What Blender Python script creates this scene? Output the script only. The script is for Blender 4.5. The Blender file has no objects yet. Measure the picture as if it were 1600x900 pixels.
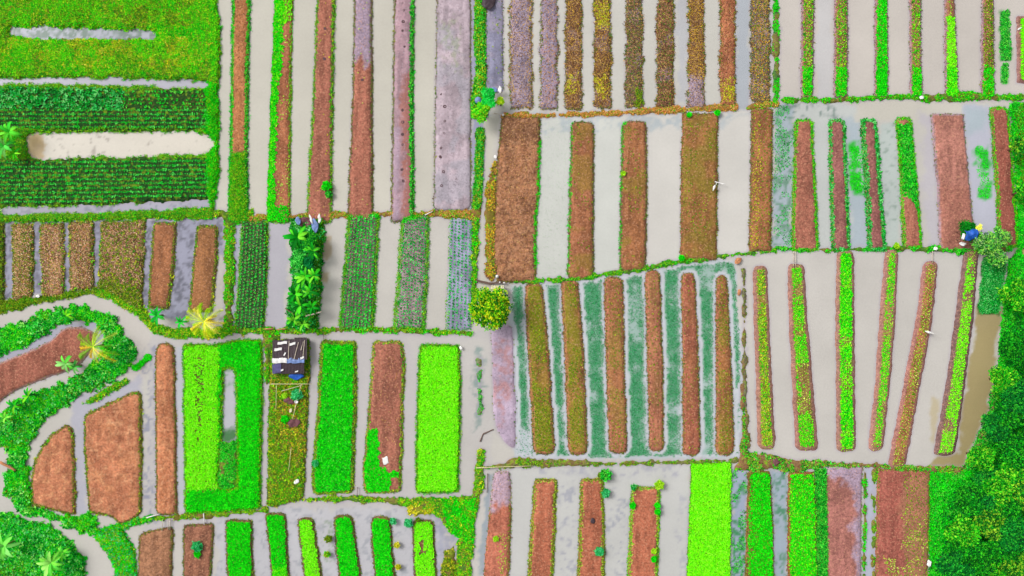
import bpy, math, random
import numpy as np
random.seed(7); rng = np.random.default_rng(7)
SC = bpy.context.scene
COLL = SC.collection
CAMH = 125.0

# ------------------------------------------------------------------ camera, sky, sun, exposure
cam = bpy.data.cameras.new("camera"); camo = bpy.data.objects.new("camera", cam); COLL.objects.link(camo)
camo.location = (0, 0, CAMH); camo.rotation_euler = (0, 0, 0)
cam.sensor_width = 36; cam.lens = 36 * CAMH / 160.0; cam.clip_end = 4000
SC.camera = camo
W = bpy.data.worlds.new("World"); SC.world = W; W.use_nodes = True
nt = W.node_tree; bg = nt.nodes["Background"]
sky = nt.nodes.new("ShaderNodeTexSky"); sky.sky_type = 'NISHITA'; sky.sun_disc = False
SUN_EL, SUN_AZ = 43, 300
sky.sun_elevation = math.radians(SUN_EL); sky.sun_rotation = math.radians(SUN_AZ)
sky.dust_density = 4; sky.air_density = 1.0
hs = nt.nodes.new("ShaderNodeHueSaturation"); hs.inputs['Saturation'].default_value = 0.12
nt.links.new(sky.outputs[0], hs.inputs['Color']); nt.links.new(hs.outputs[0], bg.inputs['Color'])
bg.inputs['Strength'].default_value = 0.10
sl = bpy.data.lights.new("sun", 'SUN'); sl.energy = 1.3; sl.angle = math.radians(24); sl.color = (1, 0.98, 0.95)
so = bpy.data.objects.new("sun", sl); COLL.objects.link(so)
so.rotation_euler = (math.radians(90 - SUN_EL), 0, math.radians(180 - SUN_AZ))
SC.view_settings.view_transform = 'Standard'; SC.view_settings.look = 'None'
SC.view_settings.gamma = 1; SC.view_settings.exposure = 0.89
KEXP = 1.55          # how much brighter than its albedo a level surface renders

# ------------------------------------------------------------------ helpers
def C(c, k=1.0):
    c = np.asarray(c, float) / 255.0
    l = np.where(c <= 0.04045, c / 12.92, ((c + 0.055) / 1.055) ** 2.4)
    return np.clip(l / KEXP * k, 0.002, 0.92)
def Wp(px, py, z=0.0):
    s = (CAMH - z) / CAMH
    return np.array([(px - 800) / 10.0 * s, (450 - py) / 10.0 * s])
def poly_w(pts): return np.array([Wp(*p) for p in pts])

def vn(x, y, scale, seed=0):
    x = np.asarray(x, float) / scale + 1000.3; y = np.asarray(y, float) / scale + 1000.7
    ix = np.floor(x).astype(np.int64); iy = np.floor(y).astype(np.int64)
    fx = x - ix; fy = y - iy; fx = fx * fx * (3 - 2 * fx); fy = fy * fy * (3 - 2 * fy)
    def h(a, b):
        v = (a * 374761393 + b * 668265263 + seed * 974634777) & 0xffffffff
        v = ((v ^ (v >> 13)) * 1274126177) & 0xffffffff
        return ((v ^ (v >> 16)) & 0xffff) / 65535.0
    a = h(ix, iy); b = h(ix + 1, iy); c = h(ix, iy + 1); d = h(ix + 1, iy + 1)
    return (a * (1 - fx) + b * fx) * (1 - fy) + (c * (1 - fx) + d * fx) * fy
def fbm(x, y, s, seed=0):
    return (vn(x, y, s, seed) + 0.5 * vn(x, y, s / 2.1, seed + 1) + 0.3 * vn(x, y, s / 4.3, seed + 2)) / 1.8
def sst(a, b, x):
    t = np.clip((x - a) / (b - a), 0, 1); return t * t * (3 - 2 * t)

def sdf(x, y, P):
    A = P; B = np.roll(P, -1, axis=0)
    d2 = np.full(x.shape, 1e18); ins = np.zeros(x.shape, bool)
    for (ax, ay), (bx, by) in zip(A, B):
        ex, ey = bx - ax, by - ay; L = ex * ex + ey * ey
        if L < 1e-12: continue
        t = np.clip(((x - ax) * ex + (y - ay) * ey) / L, 0, 1)
        d2 = np.minimum(d2, (x - ax - t * ex) ** 2 + (y - ay - t * ey) ** 2)
        if ay != by:
            c = ((ay > y) != (by > y)) & (x < (bx - ax) * (y - ay) / (by - ay) + ax)
            ins ^= c
    return np.where(ins, 1, -1) * np.sqrt(d2)
def rounded(pts, r):
    pts = np.array(pts, float); out = []; n = len(pts)
    for i in range(n):
        a, p, b = pts[i - 1], pts[i], pts[(i + 1) % n]
        la, lb = np.linalg.norm(a - p), np.linalg.norm(b - p)
        q = p + (a - p) * min(r / max(la, 1e-6), .48); s = p + (b - p) * min(r / max(lb, 1e-6), .48)
        for t in (0, .25, .5, .75, 1): out.append((1 - t) ** 2 * q + 2 * t * (1 - t) * p + t * t * s)
    return np.array(out)
class Shape:
    def __init__(s, pts, r=6, H=.35, warp=.14, holes=(), hr=8, soft=.28, seed=None, lump=.05):
        s.P = poly_w(rounded(pts, r)); s.H = H; s.warp = warp; s.soft = soft; s.lump = lump
        s.holes = [poly_w(rounded(h, hr)) for h in holes]
        s.lo = s.P.min(0) - .6; s.hi = s.P.max(0) + .6; s.seed = seed or random.randint(1, 9999)
    def sd(s, x, y):
        d = sdf(x, y, s.P)
        for h in s.holes: d = np.minimum(d, -sdf(x, y, h))
        return d + s.warp * ((vn(x, y, 1.3, s.seed) - .5) * 1.2 + (vn(x, y, .45, s.seed + 5) - .5) * 1.2)
    def z(s, x, y, d=None):
        if d is None: d = s.sd(x, y)
        up = s.H * (1 - np.exp(-np.maximum(d, 0) / s.soft))
        return np.where(d < 0, d * .8, up + np.clip(d, 0, .4) * 2.5 * s.lump * (fbm(x, y, .9, s.seed + 9) - .5) * 2)

def new_mesh(name, V, F, mat, parent=None, col=None, smooth=False, loc=None):
    me = bpy.data.meshes.new(name)
    V = np.asarray(V, np.float32); F = np.asarray(F, np.int32)
    me.vertices.add(len(V)); me.vertices.foreach_set('co', V.ravel())
    k = F.shape[1]
    me.loops.add(F.size); me.loops.foreach_set('vertex_index', F.ravel())
    me.polygons.add(len(F)); me.polygons.foreach_set('loop_start', np.arange(len(F), dtype=np.int32) * k)
    me.polygons.foreach_set('loop_total', np.full(len(F), k, np.int32))
    if smooth: me.polygons.foreach_set('use_smooth', np.ones(len(F), bool))
    if col is not None:
        a = me.color_attributes.new('Col', 'FLOAT_COLOR', 'POINT')
        cc = np.ones((len(V), 4), np.float32); cc[:, :3] = col
        a.data.foreach_set('color', cc.ravel())
    me.update(calc_edges=True); me.validate()
    me.materials.append(mat)
    o = bpy.data.objects.new(name, me); COLL.objects.link(o)
    if parent: o.parent = parent
    if loc is not None: o.location = loc
    return o
def tag(o, label=None, cat=None, group=None, kind=None):
    for k, v in (('label', label), ('category', cat), ('group', group), ('kind', kind)):
        if v: o[k] = v
    return o
def empty(name, loc=(0, 0, 0), **kw):
    o = bpy.data.objects.new(name, None); o.empty_display_size = .3; o.location = loc; COLL.objects.link(o)
    return tag(o, **kw)

# ------------------------------------------------------------------ materials
def mat_base(name):
    m = bpy.data.materials.new(name); m.use_nodes = True; n = m.node_tree
    b = n.nodes['Principled BSDF']; return m, n, b
def noise(n, scale, detail=4, rough=.6, vec=None):
    t = n.nodes.new('ShaderNodeTexNoise'); t.inputs['Scale'].default_value = scale
    t.inputs['Detail'].default_value = detail; t.inputs['Roughness'].default_value = rough
    if vec is None:
        tc = n.nodes.new('ShaderNodeTexCoord'); vec = tc.outputs['Object']
    n.links.new(vec, t.inputs['Vector']); return t.outputs['Fac']
def ramp(n, fac, stops):
    r = n.nodes.new('ShaderNodeValToRGB'); e = r.color_ramp.elements
    while len(e) < len(stops): e.new(.5)
    for i, (p, v) in enumerate(stops):
        e[i].position = p; e[i].color = (v, v, v, 1) if np.isscalar(v) else (*v, 1)
    n.links.new(fac, r.inputs['Fac']); return r.outputs['Color']
def mul(n, a, b, mode='MULTIPLY', fac=1.0):
    x = n.nodes.new('ShaderNodeMix'); x.data_type = 'RGBA'; x.blend_type = mode; x.inputs[0].default_value = fac
    n.links.new(a, x.inputs[6]); n.links.new(b, x.inputs[7]); return x.outputs[2]
def bump(n, b, h, strength, dist):
    k = n.nodes.new('ShaderNodeBump'); k.inputs['Strength'].default_value = strength; k.inputs['Distance'].default_value = dist
    n.links.new(h, k.inputs['Height']); n.links.new(k.outputs[0], b.inputs['Normal'])
def mixc(n, fac, a, col):
    x = n.nodes.new('ShaderNodeMix'); x.data_type = 'RGBA'
    n.links.new(fac, x.inputs[0]); n.links.new(a, x.inputs[6]); x.inputs[7].default_value = (*col, 1); return x.outputs[2]
def ground_mat(name, spots, amp=.35, fine=5.0, bs=.9, bd=.12, rough=.95):
    m, n, b = mat_base(name)
    a = n.nodes.new('ShaderNodeVertexColor'); a.layer_name = 'Col'
    c = a.outputs['Color']
    c = mul(n, c, ramp(n, noise(n, fine, 5, .7), [(.32, 1 - amp), (.5, 1.0), (.68, 1 + amp)]))
    c = mul(n, c, ramp(n, noise(n, .35, 3), [(.35, .9), (.65, 1.1)]))
    for sc, lo, hi, col, sr in spots:
        f = noise(n, sc, 3, .6); c = mixc(n, ramp(n, f, [(lo, 0.0), (hi, sr)]), c, col)
    n.links.new(c, b.inputs['Base Color']); b.inputs['Roughness'].default_value = rough
    b.inputs['Specular IOR Level'].default_value = .15
    bump(n, b, noise(n, fine * .8, 6, .65), bs, bd)
    return m
M = {}
M['soil'] = ground_mat('tilled_soil', [(3.6, .55, .66, C((228, 170, 135)), .5), (3.1, .57, .68, C((98, 62, 54)), .55)], .34, 2.6)
M['dry'] = ground_mat('stubble_soil', [(4.0, .56, .66, C((225, 185, 145)), .65), (2.6, .55, .68, C((78, 58, 50)), .75)], .45, 3.0)
M['mud'] = ground_mat('wet_mud', [(3.4, .57, .70, C((112, 98, 112)), .55), (2.6, .58, .7, C((205, 195, 205)), .4)], .16, 3.0, .5, .05, .6)
M['turf'] = ground_mat('turf', [(1.6, .52, .64, C((150, 185, 35)), .6), (2.6, .56, .68, C((95, 78, 40)), .6)], .5, 2.6)
def make_leaf():
    m, n, b = mat_base('leaf')
    a = n.nodes.new('ShaderNodeVertexColor'); a.layer_name = 'Col'
    b.inputs['Roughness'].default_value = .7; b.inputs['Specular IOR Level'].default_value = .06
    n.links.new(a.outputs['Color'], b.inputs['Base Color'])
    t = n.nodes.new('ShaderNodeBsdfTranslucent'); n.links.new(a.outputs['Color'], t.inputs['Color'])
    x = n.nodes.new('ShaderNodeMixShader'); x.inputs[0].default_value = .25
    out = n.nodes['Material Output']
    n.links.new(b.outputs[0], x.inputs[1]); n.links.new(t.outputs[0], x.inputs[2]); n.links.new(x.outputs[0], out.inputs['Surface'])
    return m
M['leaf'] = make_leaf()
def make_water():
    m, n, b = mat_base('turbid_water')
    a = n.nodes.new('ShaderNodeVertexColor'); a.layer_name = 'Col'
    c = mul(n, a.outputs['Color'], ramp(n, noise(n, .12, 4), [(.3, .94), (.7, 1.05)]))
    c = mul(n, c, ramp(n, noise(n, 3.0, 4), [(.3, .97), (.7, 1.03)]))
    c = mul(n, c, ramp(n, noise(n, 1.1, 5, .75), [(.66, 1.0), (.78, .72)]))
    c = mul(n, c, ramp(n, noise(n, .04, 3), [(.3, .93), (.7, 1.04)]))
    n.links.new(c, b.inputs['Base Color']); b.inputs['Roughness'].default_value = .22
    b.inputs['Specular IOR Level'].default_value = .22
    bump(n, b, noise(n, 1.5, 3), .05, .05)
    return m
M['water'] = make_water()
def flat(name, col, rough=.7, var=.2, sc=4.0, spec=.3, k=1.0, bs=.3):
    m, n, b = mat_base(name)
    r = n.nodes.new('ShaderNodeRGB'); r.outputs[0].default_value = (*C(col, k), 1)
    c = mul(n, r.outputs[0], ramp(n, noise(n, sc, 4), [(.3, 1 - var), (.7, 1 + var)]))
    n.links.new(c, b.inputs['Base Color']); b.inputs['Roughness'].default_value = rough
    b.inputs['Specular IOR Level'].default_value = spec
    bump(n, b, noise(n, sc * 1.5, 4), bs, .04); return m
M['bark'] = flat('bark', (120, 95, 70)); M['wood'] = flat('weathered_wood', (215, 200, 180), sc=8)
M['darkwood'] = flat('old_wood', (110, 85, 75), sc=8); M['bamboo'] = flat('bamboo', (225, 215, 160), sc=8, var=.15)
M['white'] = flat('white_plastic', (250, 248, 245), .5, .05); M['black'] = flat('black_sheet', (70, 55, 62), .6, .3, 3.0)
M['blue'] = flat('blue_tarpaulin', (30, 95, 195), .5, .3, 2.0); M['paleblue'] = flat('faded_blue_tarpaulin', (125, 150, 205), .5, .25, 2.0)
M['violet'] = flat('slate_tarpaulin', (95, 90, 140), .6, .3, 2.0); M['net'] = flat('brown_cover', (125, 80, 85), .9, .3, 3.0)
M['thatch'] = flat('pale_sheet_roof', (235, 228, 190), .7, .15, 5.0); M['straw'] = flat('straw_heap', (205, 140, 95), .9, .3, 5.0)
M['navy'] = flat('dark_blue_sheet', (25, 40, 90), .5, .3, 2.0)

# ------------------------------------------------------------------ foliage
GR = {  # leaf palettes (photo colours)
 'lime': [(118, 250, 8), (135, 255, 12), (95, 232, 8), (150, 255, 45)],
 'bright': [(12, 222, 10), (30, 238, 15), (6, 200, 12), (50, 242, 20), (8, 180, 14)],
 'mid': [(20, 190, 40), (50, 220, 55), (5, 145, 30), (110, 225, 70), (10, 115, 25)],
 'dark': [(15, 165, 50), (5, 120, 35), (60, 200, 95), (20, 180, 50), (120, 220, 120)],
 'grass': [(70, 215, 12), (35, 180, 20), (130, 215, 20), (115, 165, 25), (20, 140, 20), (160, 205, 30)],
 'weeds': [(115, 215, 20), (165, 215, 20), (70, 195, 20), (205, 215, 40), (40, 155, 25), (150, 135, 50)],
 'olive': [(125, 160, 20), (95, 140, 15), (160, 180, 30), (105, 115, 35), (60, 130, 20)],
 'yellow': [(215, 205, 30), (190, 190, 25), (230, 220, 70), (150, 180, 25)],
 'dots': [(185, 215, 60), (165, 210, 50), (215, 232, 110), (120, 200, 30)],
 'dry': [(190, 145, 85), (130, 90, 52), (215, 175, 110), (92, 66, 50), (165, 120, 55), (75, 54, 46), (110, 75, 50)],
 'rowlight': [(40, 205, 60), (20, 180, 50), (90, 225, 90), (30, 190, 40)],
 'vivid': [(60, 225, 15), (95, 235, 15), (30, 200, 20), (140, 235, 25)],
 'pale': [(235, 195, 160), (225, 175, 135), (240, 205, 170)],
 'drygold': [(215, 170, 40), (190, 140, 60), (225, 190, 60), (120, 85, 55), (160, 110, 60)],
 'orange': [(220, 150, 70), (200, 125, 60), (230, 180, 110), (150, 140, 40)],
 'rice': [(30, 165, 90), (15, 150, 75), (90, 195, 130), (25, 160, 70)],
 'teal': [(60, 195, 110), (90, 215, 140), (20, 160, 80), (40, 180, 90)],
 'edge': [(90, 130, 40), (60, 120, 35), (120, 110, 60), (150, 160, 50), (110, 80, 60)],
 'leafy': [(60, 225, 70), (20, 170, 40), (110, 235, 110), (5, 110, 35), (10, 140, 40), (160, 240, 110)],
 'forest': [(10, 140, 25), (5, 110, 25), (40, 165, 30), (70, 180, 30), (5, 90, 30), (20, 150, 50)],
}
LK = 1.5
def leaves(P, n, L, Wd, elev, pal, seed=0, jit=.25, lift=0.0):
    r = np.random.default_rng(seed + len(P)); N = len(P)
    if N == 0: return None
    az = (np.arange(n)[None, :] / n + r.random((N, 1))) * 2 * np.pi + r.normal(0, .35, (N, n))
    el = np.radians(r.uniform(elev[0], elev[1], (N, n)))
    sz = (1 + r.normal(0, jit, (N, 1))).clip(.5, 1.6); Ln = L * sz * r.uniform(.75, 1.2, (N, n)); Wn = Wd * sz * r.uniform(.8, 1.2, (N, n))
    d = np.stack([np.cos(az) * np.cos(el), np.sin(az) * np.cos(el), np.sin(el)], -1)
    s = np.stack([-np.sin(az), np.cos(az), np.zeros_like(az)], -1)
    b = np.broadcast_to(P[:, None, :], (N, n, 3)) + np.array([0, 0, lift])
    v = np.empty((N, n, 4, 3)); mid = b + d * (Ln * .55)[..., None]
    v[:, :, 0] = b; v[:, :, 1] = mid + s * (Wn / 2)[..., None]; v[:, :, 3] = mid - s * (Wn / 2)[..., None]
    v[:, :, 2] = b + d * Ln[..., None] - np.array([0, 0, 1]) * (Ln * .18)[..., None]
    pc = np.array([C(c, LK) for c in GR[pal]]) if isinstance(pal, str) else np.array([C(c, LK) for c in pal])
    pi = r.integers(0, len(pc), (N, 1)); own = r.integers(0, len(pc), (N, n)); take = r.random((N, n)) < .35
    c = pc[np.where(take, own, pi)] * r.uniform(.8, 1.18, (N, n, 1))
    return v.reshape(-1, 3), np.repeat(c.reshape(-1, 3), 4, axis=0)
class Batch:
    def __init__(s): s.V = []; s.K = []
    def add(s, res):
        if res is not None: s.V.append(res[0]); s.K.append(res[1])
    def build(s, name, parent=None, mat='leaf'):
        if not s.V: return None
        V = np.concatenate(s.V); K = np.concatenate(s.K).clip(0, .95)
        F = np.arange(len(V), dtype=np.int32).reshape(-1, 4)
        return new_mesh(name, V, F, M[mat], parent, K)
KIND = {  # n leaves, length, width, elevation range
 'lettuce': (5, .20, .15, (15, 55)), 'dot': (4, .135, .10, (10, 45)), 'rowplant': (7, .30, .13, (15, 60)),
 'tuft': (5, .30, .08, (8, 50)), 'weed': (5, .30, .14, (0, 48)), 'litter': (2, .34, .06, (0, 12)),
 'rice': (4, .26, .05, (25, 70)), 'bush': (7, .42, .2, (0, 50)), 'low': (4, .16, .09, (10, 50)),
}
def scatter(shape, dens, dmin=-.05, dmax=99, mask=None, grid=True):
    """points on a shape, jittered grid"""
    step = 1 / math.sqrt(dens); lo, hi = shape.lo, shape.hi
    lo = np.maximum(lo, (-86, -51)); hi = np.minimum(hi, (86, 51))
    xs = np.arange(lo[0], hi[0], step); ys = np.arange(lo[1], hi[1], step)
    if len(xs) == 0 or len(ys) == 0: return np.zeros((0, 3))
    x, y = np.meshgrid(xs, ys); x = x.ravel() + rng.uniform(-.45, .45, x.size) * step; y = y.ravel() + rng.uniform(-.45, .45, y.size) * step
    d = shape.sd(x, y); k = (d > dmin) & (d < dmax)
    x, y, d = x[k], y[k], d[k]
    if mask is not None:
        w = mask(x, y); k = rng.random(len(x)) < w; x, y, d = x[k], y[k], d[k]
    return np.stack([x, y, np.maximum(shape.z(x, y, d), 0)], -1)
def pmask(pts, soft=.3, inv=False, noise_=None):
    P = poly_w(pts)
    def f(x, y):
        w = sst(-soft, soft, sdf(x, y, P) + (vn(x, y, .7, 3) - .5) * .7)
        return 1 - w if inv else w
    return f
def nmask(scale, lo, hi, seed=11):
    return lambda x, y: sst(lo, hi, fbm(x, y, scale, seed))
def both(*fs):
    def f(x, y):
        w = 1.0
        for g in fs: w = w * g(x, y)
        return w
    return f
def veg(batch, shape, kind, pal, dens, **kw):
    n, L, Wd, el = KIND[kind]; sc = kw.pop('size', 1.0)
    P = scatter(shape, dens, **kw)
    batch.add(leaves(P, n, L * sc, Wd * sc, el, pal, seed=random.randint(0, 99999)))

def paint(x, y, d, base, paints):
    c = np.broadcast_to(C(base), x.shape + (3,)).copy()
    for p in paints:
        if p[0] == 'edge':
            _, col, wid, amt = p; w = amt * (1 - sst(wid * .4, wid, d))
        elif p[0] == 'streak':
            _, col, wd, lo, hi, amt = p; w = amt * sst(lo, hi, .65 * vn(x, y * .12, wd, 33) + .35 * vn(x, y, .5, 34))
        elif p[0] == 'ridge':
            _, col, sc, amt = p; n_ = fbm(x, y, sc, 61); w = amt * sst(.06, .0, np.abs(n_ - .5)) * .8 + amt * .5 * sst(.05, .0, np.abs(vn(x, y, sc * .6, 71) - .5))
        elif p[0] == 'noise':
            _, col, sc, lo, hi, amt = p; w = amt * sst(lo, hi, fbm(x, y, sc, int(sc * 37) + int(lo * 100)))
        else:
            pts, col, soft, amt = p[:4]
            q = sdf(x, y, poly_w(pts)) + (fbm(x, y, 2.0, 5) - .5) * 2.6 * min(1, soft * 2) + (fbm(x, y, .6, 8) - .5) * 1.0 * min(1, soft * 2)
            w = amt * sst(-soft, soft, q)
            if len(p) > 4: w = w * sst(p[5] - .03, p[6] + .05, .62 * fbm(x, y, p[4] * 1.5, 21) + .38 * vn(x, y, .42, 77))
        c += (C(col) - c) * w[..., None]
    return c
def heightfield(name, shape, mat, base, paints=(), parent=None, cell=.22):
    lo, hi = np.maximum(shape.lo, (-90, -55)), np.minimum(shape.hi, (90, 55))
    xs = np.arange(lo[0], hi[0] + cell, cell); ys = np.arange(lo[1], hi[1] + cell, cell)
    x, y = np.meshgrid(xs, ys); d = shape.sd(x, y); z = shape.z(x, y, d); keep = d > -.38
    idx = np.full(x.shape, -1); q = keep[:-1, :-1] & keep[1:, :-1] & keep[:-1, 1:] & keep[1:, 1:]
    use = np.zeros(x.shape, bool); use[:-1, :-1] |= q; use[1:, :-1] |= q; use[:-1, 1:] |= q; use[1:, 1:] |= q
    idx[use] = np.arange(use.sum())
    F = np.stack([idx[:-1, :-1][q], idx[:-1, 1:][q], idx[1:, 1:][q], idx[1:, :-1][q]], -1)
    V = np.stack([x[use], y[use], z[use]], -1)
    return new_mesh(name, V, F, M[mat], parent, paint(x[use], y[use], d[use], base, paints).clip(0, .9), True)

# colours of soils and muds (as seen in daylight)
RED = (172, 108, 88); RPUR = (154, 98, 92); ORG = (200, 128, 92); DRY = (148, 108, 82); BROWN = (165, 105, 65)
LAV = (172, 153, 172); LPINK = (192, 165, 170); GREY = (140, 138, 162); PINK = (186, 125, 110)
TURF = (70, 120, 25); DGRN = (20, 95, 30)
ALLBEDS = []
BLOCKED = []
def bed(label, pts, soil='soil', base=RED, paints=(), r=7, H=.35, warp=.14, holes=(), crops=(), edge=None, rows=None, cat='garden bed',
        group=None, rim=None, rimw=.35, name='garden_bed', soft=.28, lump=.05):
    sh = Shape(pts, r, H, warp, holes, soft=soft, lump=lump)
    ALLBEDS.append(sh)
    c = Wp((sh.P[:, 0].mean()) * 10 + 800, 450 - sh.P[:, 1].mean() * 10)
    root = empty(name, (0, 0, 0), label=label, cat=cat, group=group)
    dk = tuple(v * .84 for v in base); lt = tuple(min(255, v * 1.1 + 6) for v in base)
    pp = [('noise', dk, 2.6, .45, .62, .55), ('noise', lt, 3.7, .5, .66, .5)] + ([('streak', dk, .5, .5, .66, .6), ('streak', lt, .6, .52, .68, .7)] if soil != 'turf' else []) + list(paints)
    if rim: pp.append(('edge', rim, rimw, .8))
    heightfield('soil', sh, soil, base, pp, root)
    if edge:
        b = Batch()
        for e in edge:
            kind, pal, dens, wid = e[:4]; kw = e[4] if len(e) > 4 else {}
            veg(b, sh, kind, pal, dens, dmin=-.12, dmax=wid, **kw)
        o = b.build('edge_grass', root)
        if o: o['kind'] = 'stuff'
    if crops:
        b = Batch()
        for c_ in crops:
            kind, pal, dens = c_[:3]; kw = dict(c_[3]) if len(c_) > 3 else {}
            kw.setdefault('dmin', .15); veg(b, sh, kind, pal, dens, **kw)
        o = b.build('crop', root)
        if o: o['kind'] = 'stuff'
    if rows:
        b = Batch()
        for rr in rows:
            P = rowpts(sh, *rr[:5], **(rr[6] if len(rr) > 6 else {}))
            n, L, Wd, el = KIND[rr[5][0]]; s = rr[5][2] if len(rr[5]) > 2 else 1
            b.add(leaves(P, n, L * s, Wd * s, el, rr[5][1], seed=random.randint(0, 9999)))
        o = b.build('crop_rows', root)
        if o: o['kind'] = 'stuff'
    return root, sh
def lerp_poly(rows, y):
    ys = [r[0] for r in rows]; return np.interp(y, ys, [r[1] for r in rows]), np.interp(y, ys, [r[2] for r in rows])
def rowpts(sh, rows, ncol, pitch, u0, u1, jx=.07, ymin=None, ymax=None, prob=1.0, mask=None):
    """rows of plants that run along a strip given as (y, x left, x right) in tenths of a metre"""
    ya = max(rows[0][0], -12) if ymin is None else ymin; yb = min(rows[-1][0], 912) if ymax is None else ymax
    out = []
    for k in range(ncol):
        u = u0 + (u1 - u0) * (k / max(ncol - 1, 1)); ys = np.arange(ya + random.random() * pitch * 10, yb, pitch * 10)
        a, b = lerp_poly(rows, ys); xs = a + (b - a) * u
        p = np.array([Wp(X, Y) for X, Y in zip(xs, ys)]).reshape(-1, 2)
        out.append(p)
    p = np.concatenate(out); p = p + rng.normal(0, jx, p.shape)
    d = sh.sd(p[:, 0], p[:, 1]); k = (d > .12) & (rng.random(len(p)) < prob); p = p[k]; d = d[k]
    if mask is not None:
        k = rng.random(len(p)) < mask(p[:, 0], p[:, 1]); p = p[k]; d = d[k]
    return np.concatenate([p, sh.z(p[:, 0], p[:, 1], d)[:, None]], 1)
def sp(rows):
    return [(r[1], r[0]) for r in rows] + [(r[2], r[0]) for r in reversed(rows)]
EXT_T, EXT_B = -55, 955

# ------------------------------------------------------------------ ground
def ground():
    xi, yi, xo = 91, 56, 1500
    rings = [(xo, xo, .35), (xi, yi, .35), (xi - 1.5, yi - 1.5, -.9)]
    V = []; F = []
    for a, b, z in rings: V += [(-a, -b, z), (a, -b, z), (a, b, z), (-a, b, z)]
    for k in range(2):
        for i in range(4):
            j = (i + 1) % 4; F.append((k * 4 + i, k * 4 + j, k * 4 + 4 + j, k * 4 + 4 + i))
    F.append((8, 9, 10, 11))
    o = new_mesh('ground', V, F, M['turf'], None, np.tile(C(TURF), (12, 1)))
    tag(o, 'green turf land around the flooded beds', kind='structure')
ground()

# ================================================================== BEDS
RIM = (120, 84, 86)
EDG = [('low', 'edge', 26, .28)]
EDG_G = [('tuft', 'grass', 16, .35), ('low', 'bright', 10, .3)]
EDG_W = [('low', 'edge', 26, .35), ('low', 'olive', 12, .4), ('weed', 'weeds', 2.5, .3)]

# --- block of long beds at the top, beside the green field
R = [(-55, 365, 392), (120, 362, 388), (240, 360, 386), (348, 356, 388)]
bed('long bed beside the green field, brown stubble above and green grass at its lower end', sp(R), base=(190, 125, 80), paints=[([(350, 238), (395, 238), (395, 360), (350, 360)], TURF, .3, 1)],
    edge=[('tuft', 'mid', 24, .35), ('low', 'bright', 22, .4)], crops=[('litter', 'dry', 6), ('tuft', 'grass', 30, dict(mask=pmask([(350, 238), (395, 238), (395, 360), (350, 360)])))])
R = [(-55, 432, 458), (150, 424, 455), (348, 417, 453)]
lf = [(425, -60), (447, -60), (441, 90), (434, 150), (428, 345), (410, 345)]
bed('long bed with bright leafy greens along its left half and bare soil on the right', sp(R), base=(178, 112, 78),
    edge=[('low', 'grass', 30, .3)], crops=[('lettuce', 'bright', 30, dict(mask=pmask(lf), dmin=0)), ('lettuce', 'lime', 8, dict(mask=pmask(lf))), ('dot', 'dots', 5, dict(mask=nmask(1.2, .45, .6))), ('lettuce', 'lime', 18, dict(mask=pmask([(440, -60), (460, -60), (460, 40), (440, 35)]))), ('lettuce', 'bright', 22, dict(mask=pmask([(412, 325), (460, 325), (460, 350), (412, 350)])))])
R = [(-55, 498, 524), (150, 490, 520), (348, 479, 518)]
bed('long bare red soil bed with a small green shrub near its lower right corner', sp(R), base=RED, rim=RIM, edge=[('tuft', 'grass', 16, .3), ('low', 'olive', 14, .3)],
    crops=[('dot', 'yellow', 1.2, dict(mask=nmask(1.5, .5, .6)))])
R = [(-55, 555, 582), (150, 551, 582), (348, 543, 583)]
bed('long bed of grey lavender mud at its top end and red soil below', sp(R), base=RED, rim=RIM, paints=[([(540, -60), (590, -60), (590, 92), (570, 112), (566, 82), (540, 120)], LAV, .3, .95)],
    edge=EDG, crops=[('dot', 'dots', .5, dict(mask=nmask(1.5, .5, .6)))])
R = [(-55, 617, 647), (150, 614, 645), (348, 611, 646)]
bed('long lavender mud bed with dark holes and bright weeds down its right edge', sp(R), 'mud', base=(176, 142, 150), rim=(120, 100, 90), paints=[([(628, 120), (650, 100), (650, 350), (626, 350)], (172, 108, 92), .4, .8), ([(612, 200), (627, 200), (625, 350), (612, 350)], LAV, .3, .5)],
    edge=[('low', 'edge', 26, .25), ('weed', 'mid', 20, .5, dict(mask=pmask([(636, -60), (655, -60), (655, 350), (638, 350)])))])
R = [(-55, 684, 736), (150, 680, 736), (330, 677, 736)]
bed('wide pale lavender mud bed, rightmost of the long beds left of the weedy ditch', sp(R), 'mud', base=(190, 171, 179), r=14, H=.2, paints=[('noise', (165, 165, 175), 3, .45, .6, .5), ([(690, 20), (722, 40), (720, 125), (690, 110)], (150, 165, 120), .6, .5, .5, .45, .6)],
    rim=(130, 118, 120), edge=[('low', 'edge', 14, .2)])
# --- weed lined ditch and grey bed right of it
R = [(-55, 744, 757), (60, 742, 757), (110, 745, 758), (150, 738, 757), (185, 735, 760)]
bed('narrow weedy ridge between the wide lavender bed and the grey mud bed', sp(R), 'turf', base=(95, 110, 50), H=.3, edge=None, crops=[('weed', 'mid', 30, dict(dmin=-.1)), ('weed', 'weeds', 22, dict(dmin=-.1)), ('low', 'drygold', 16, dict(mask=pmask([(740, 70), (762, 70), (762, 130), (740, 130)])))], cat='weedy ridge', name='weedy_ridge')
R = [(200, 744, 757), (260, 744, 754), (330, 738, 750)]
bed('grass ridge running down from the leafy tree to the brown edged bed end', sp(R), 'turf', base=(80, 120, 30), H=.3, crops=[('tuft', 'mid', 36, dict(dmin=-.1)), ('weed', 'weeds', 12, dict(dmin=-.1))], cat='weedy ridge', name='weedy_ridge')
R = [(-55, 759, 786), (145, 760, 787)]
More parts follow.
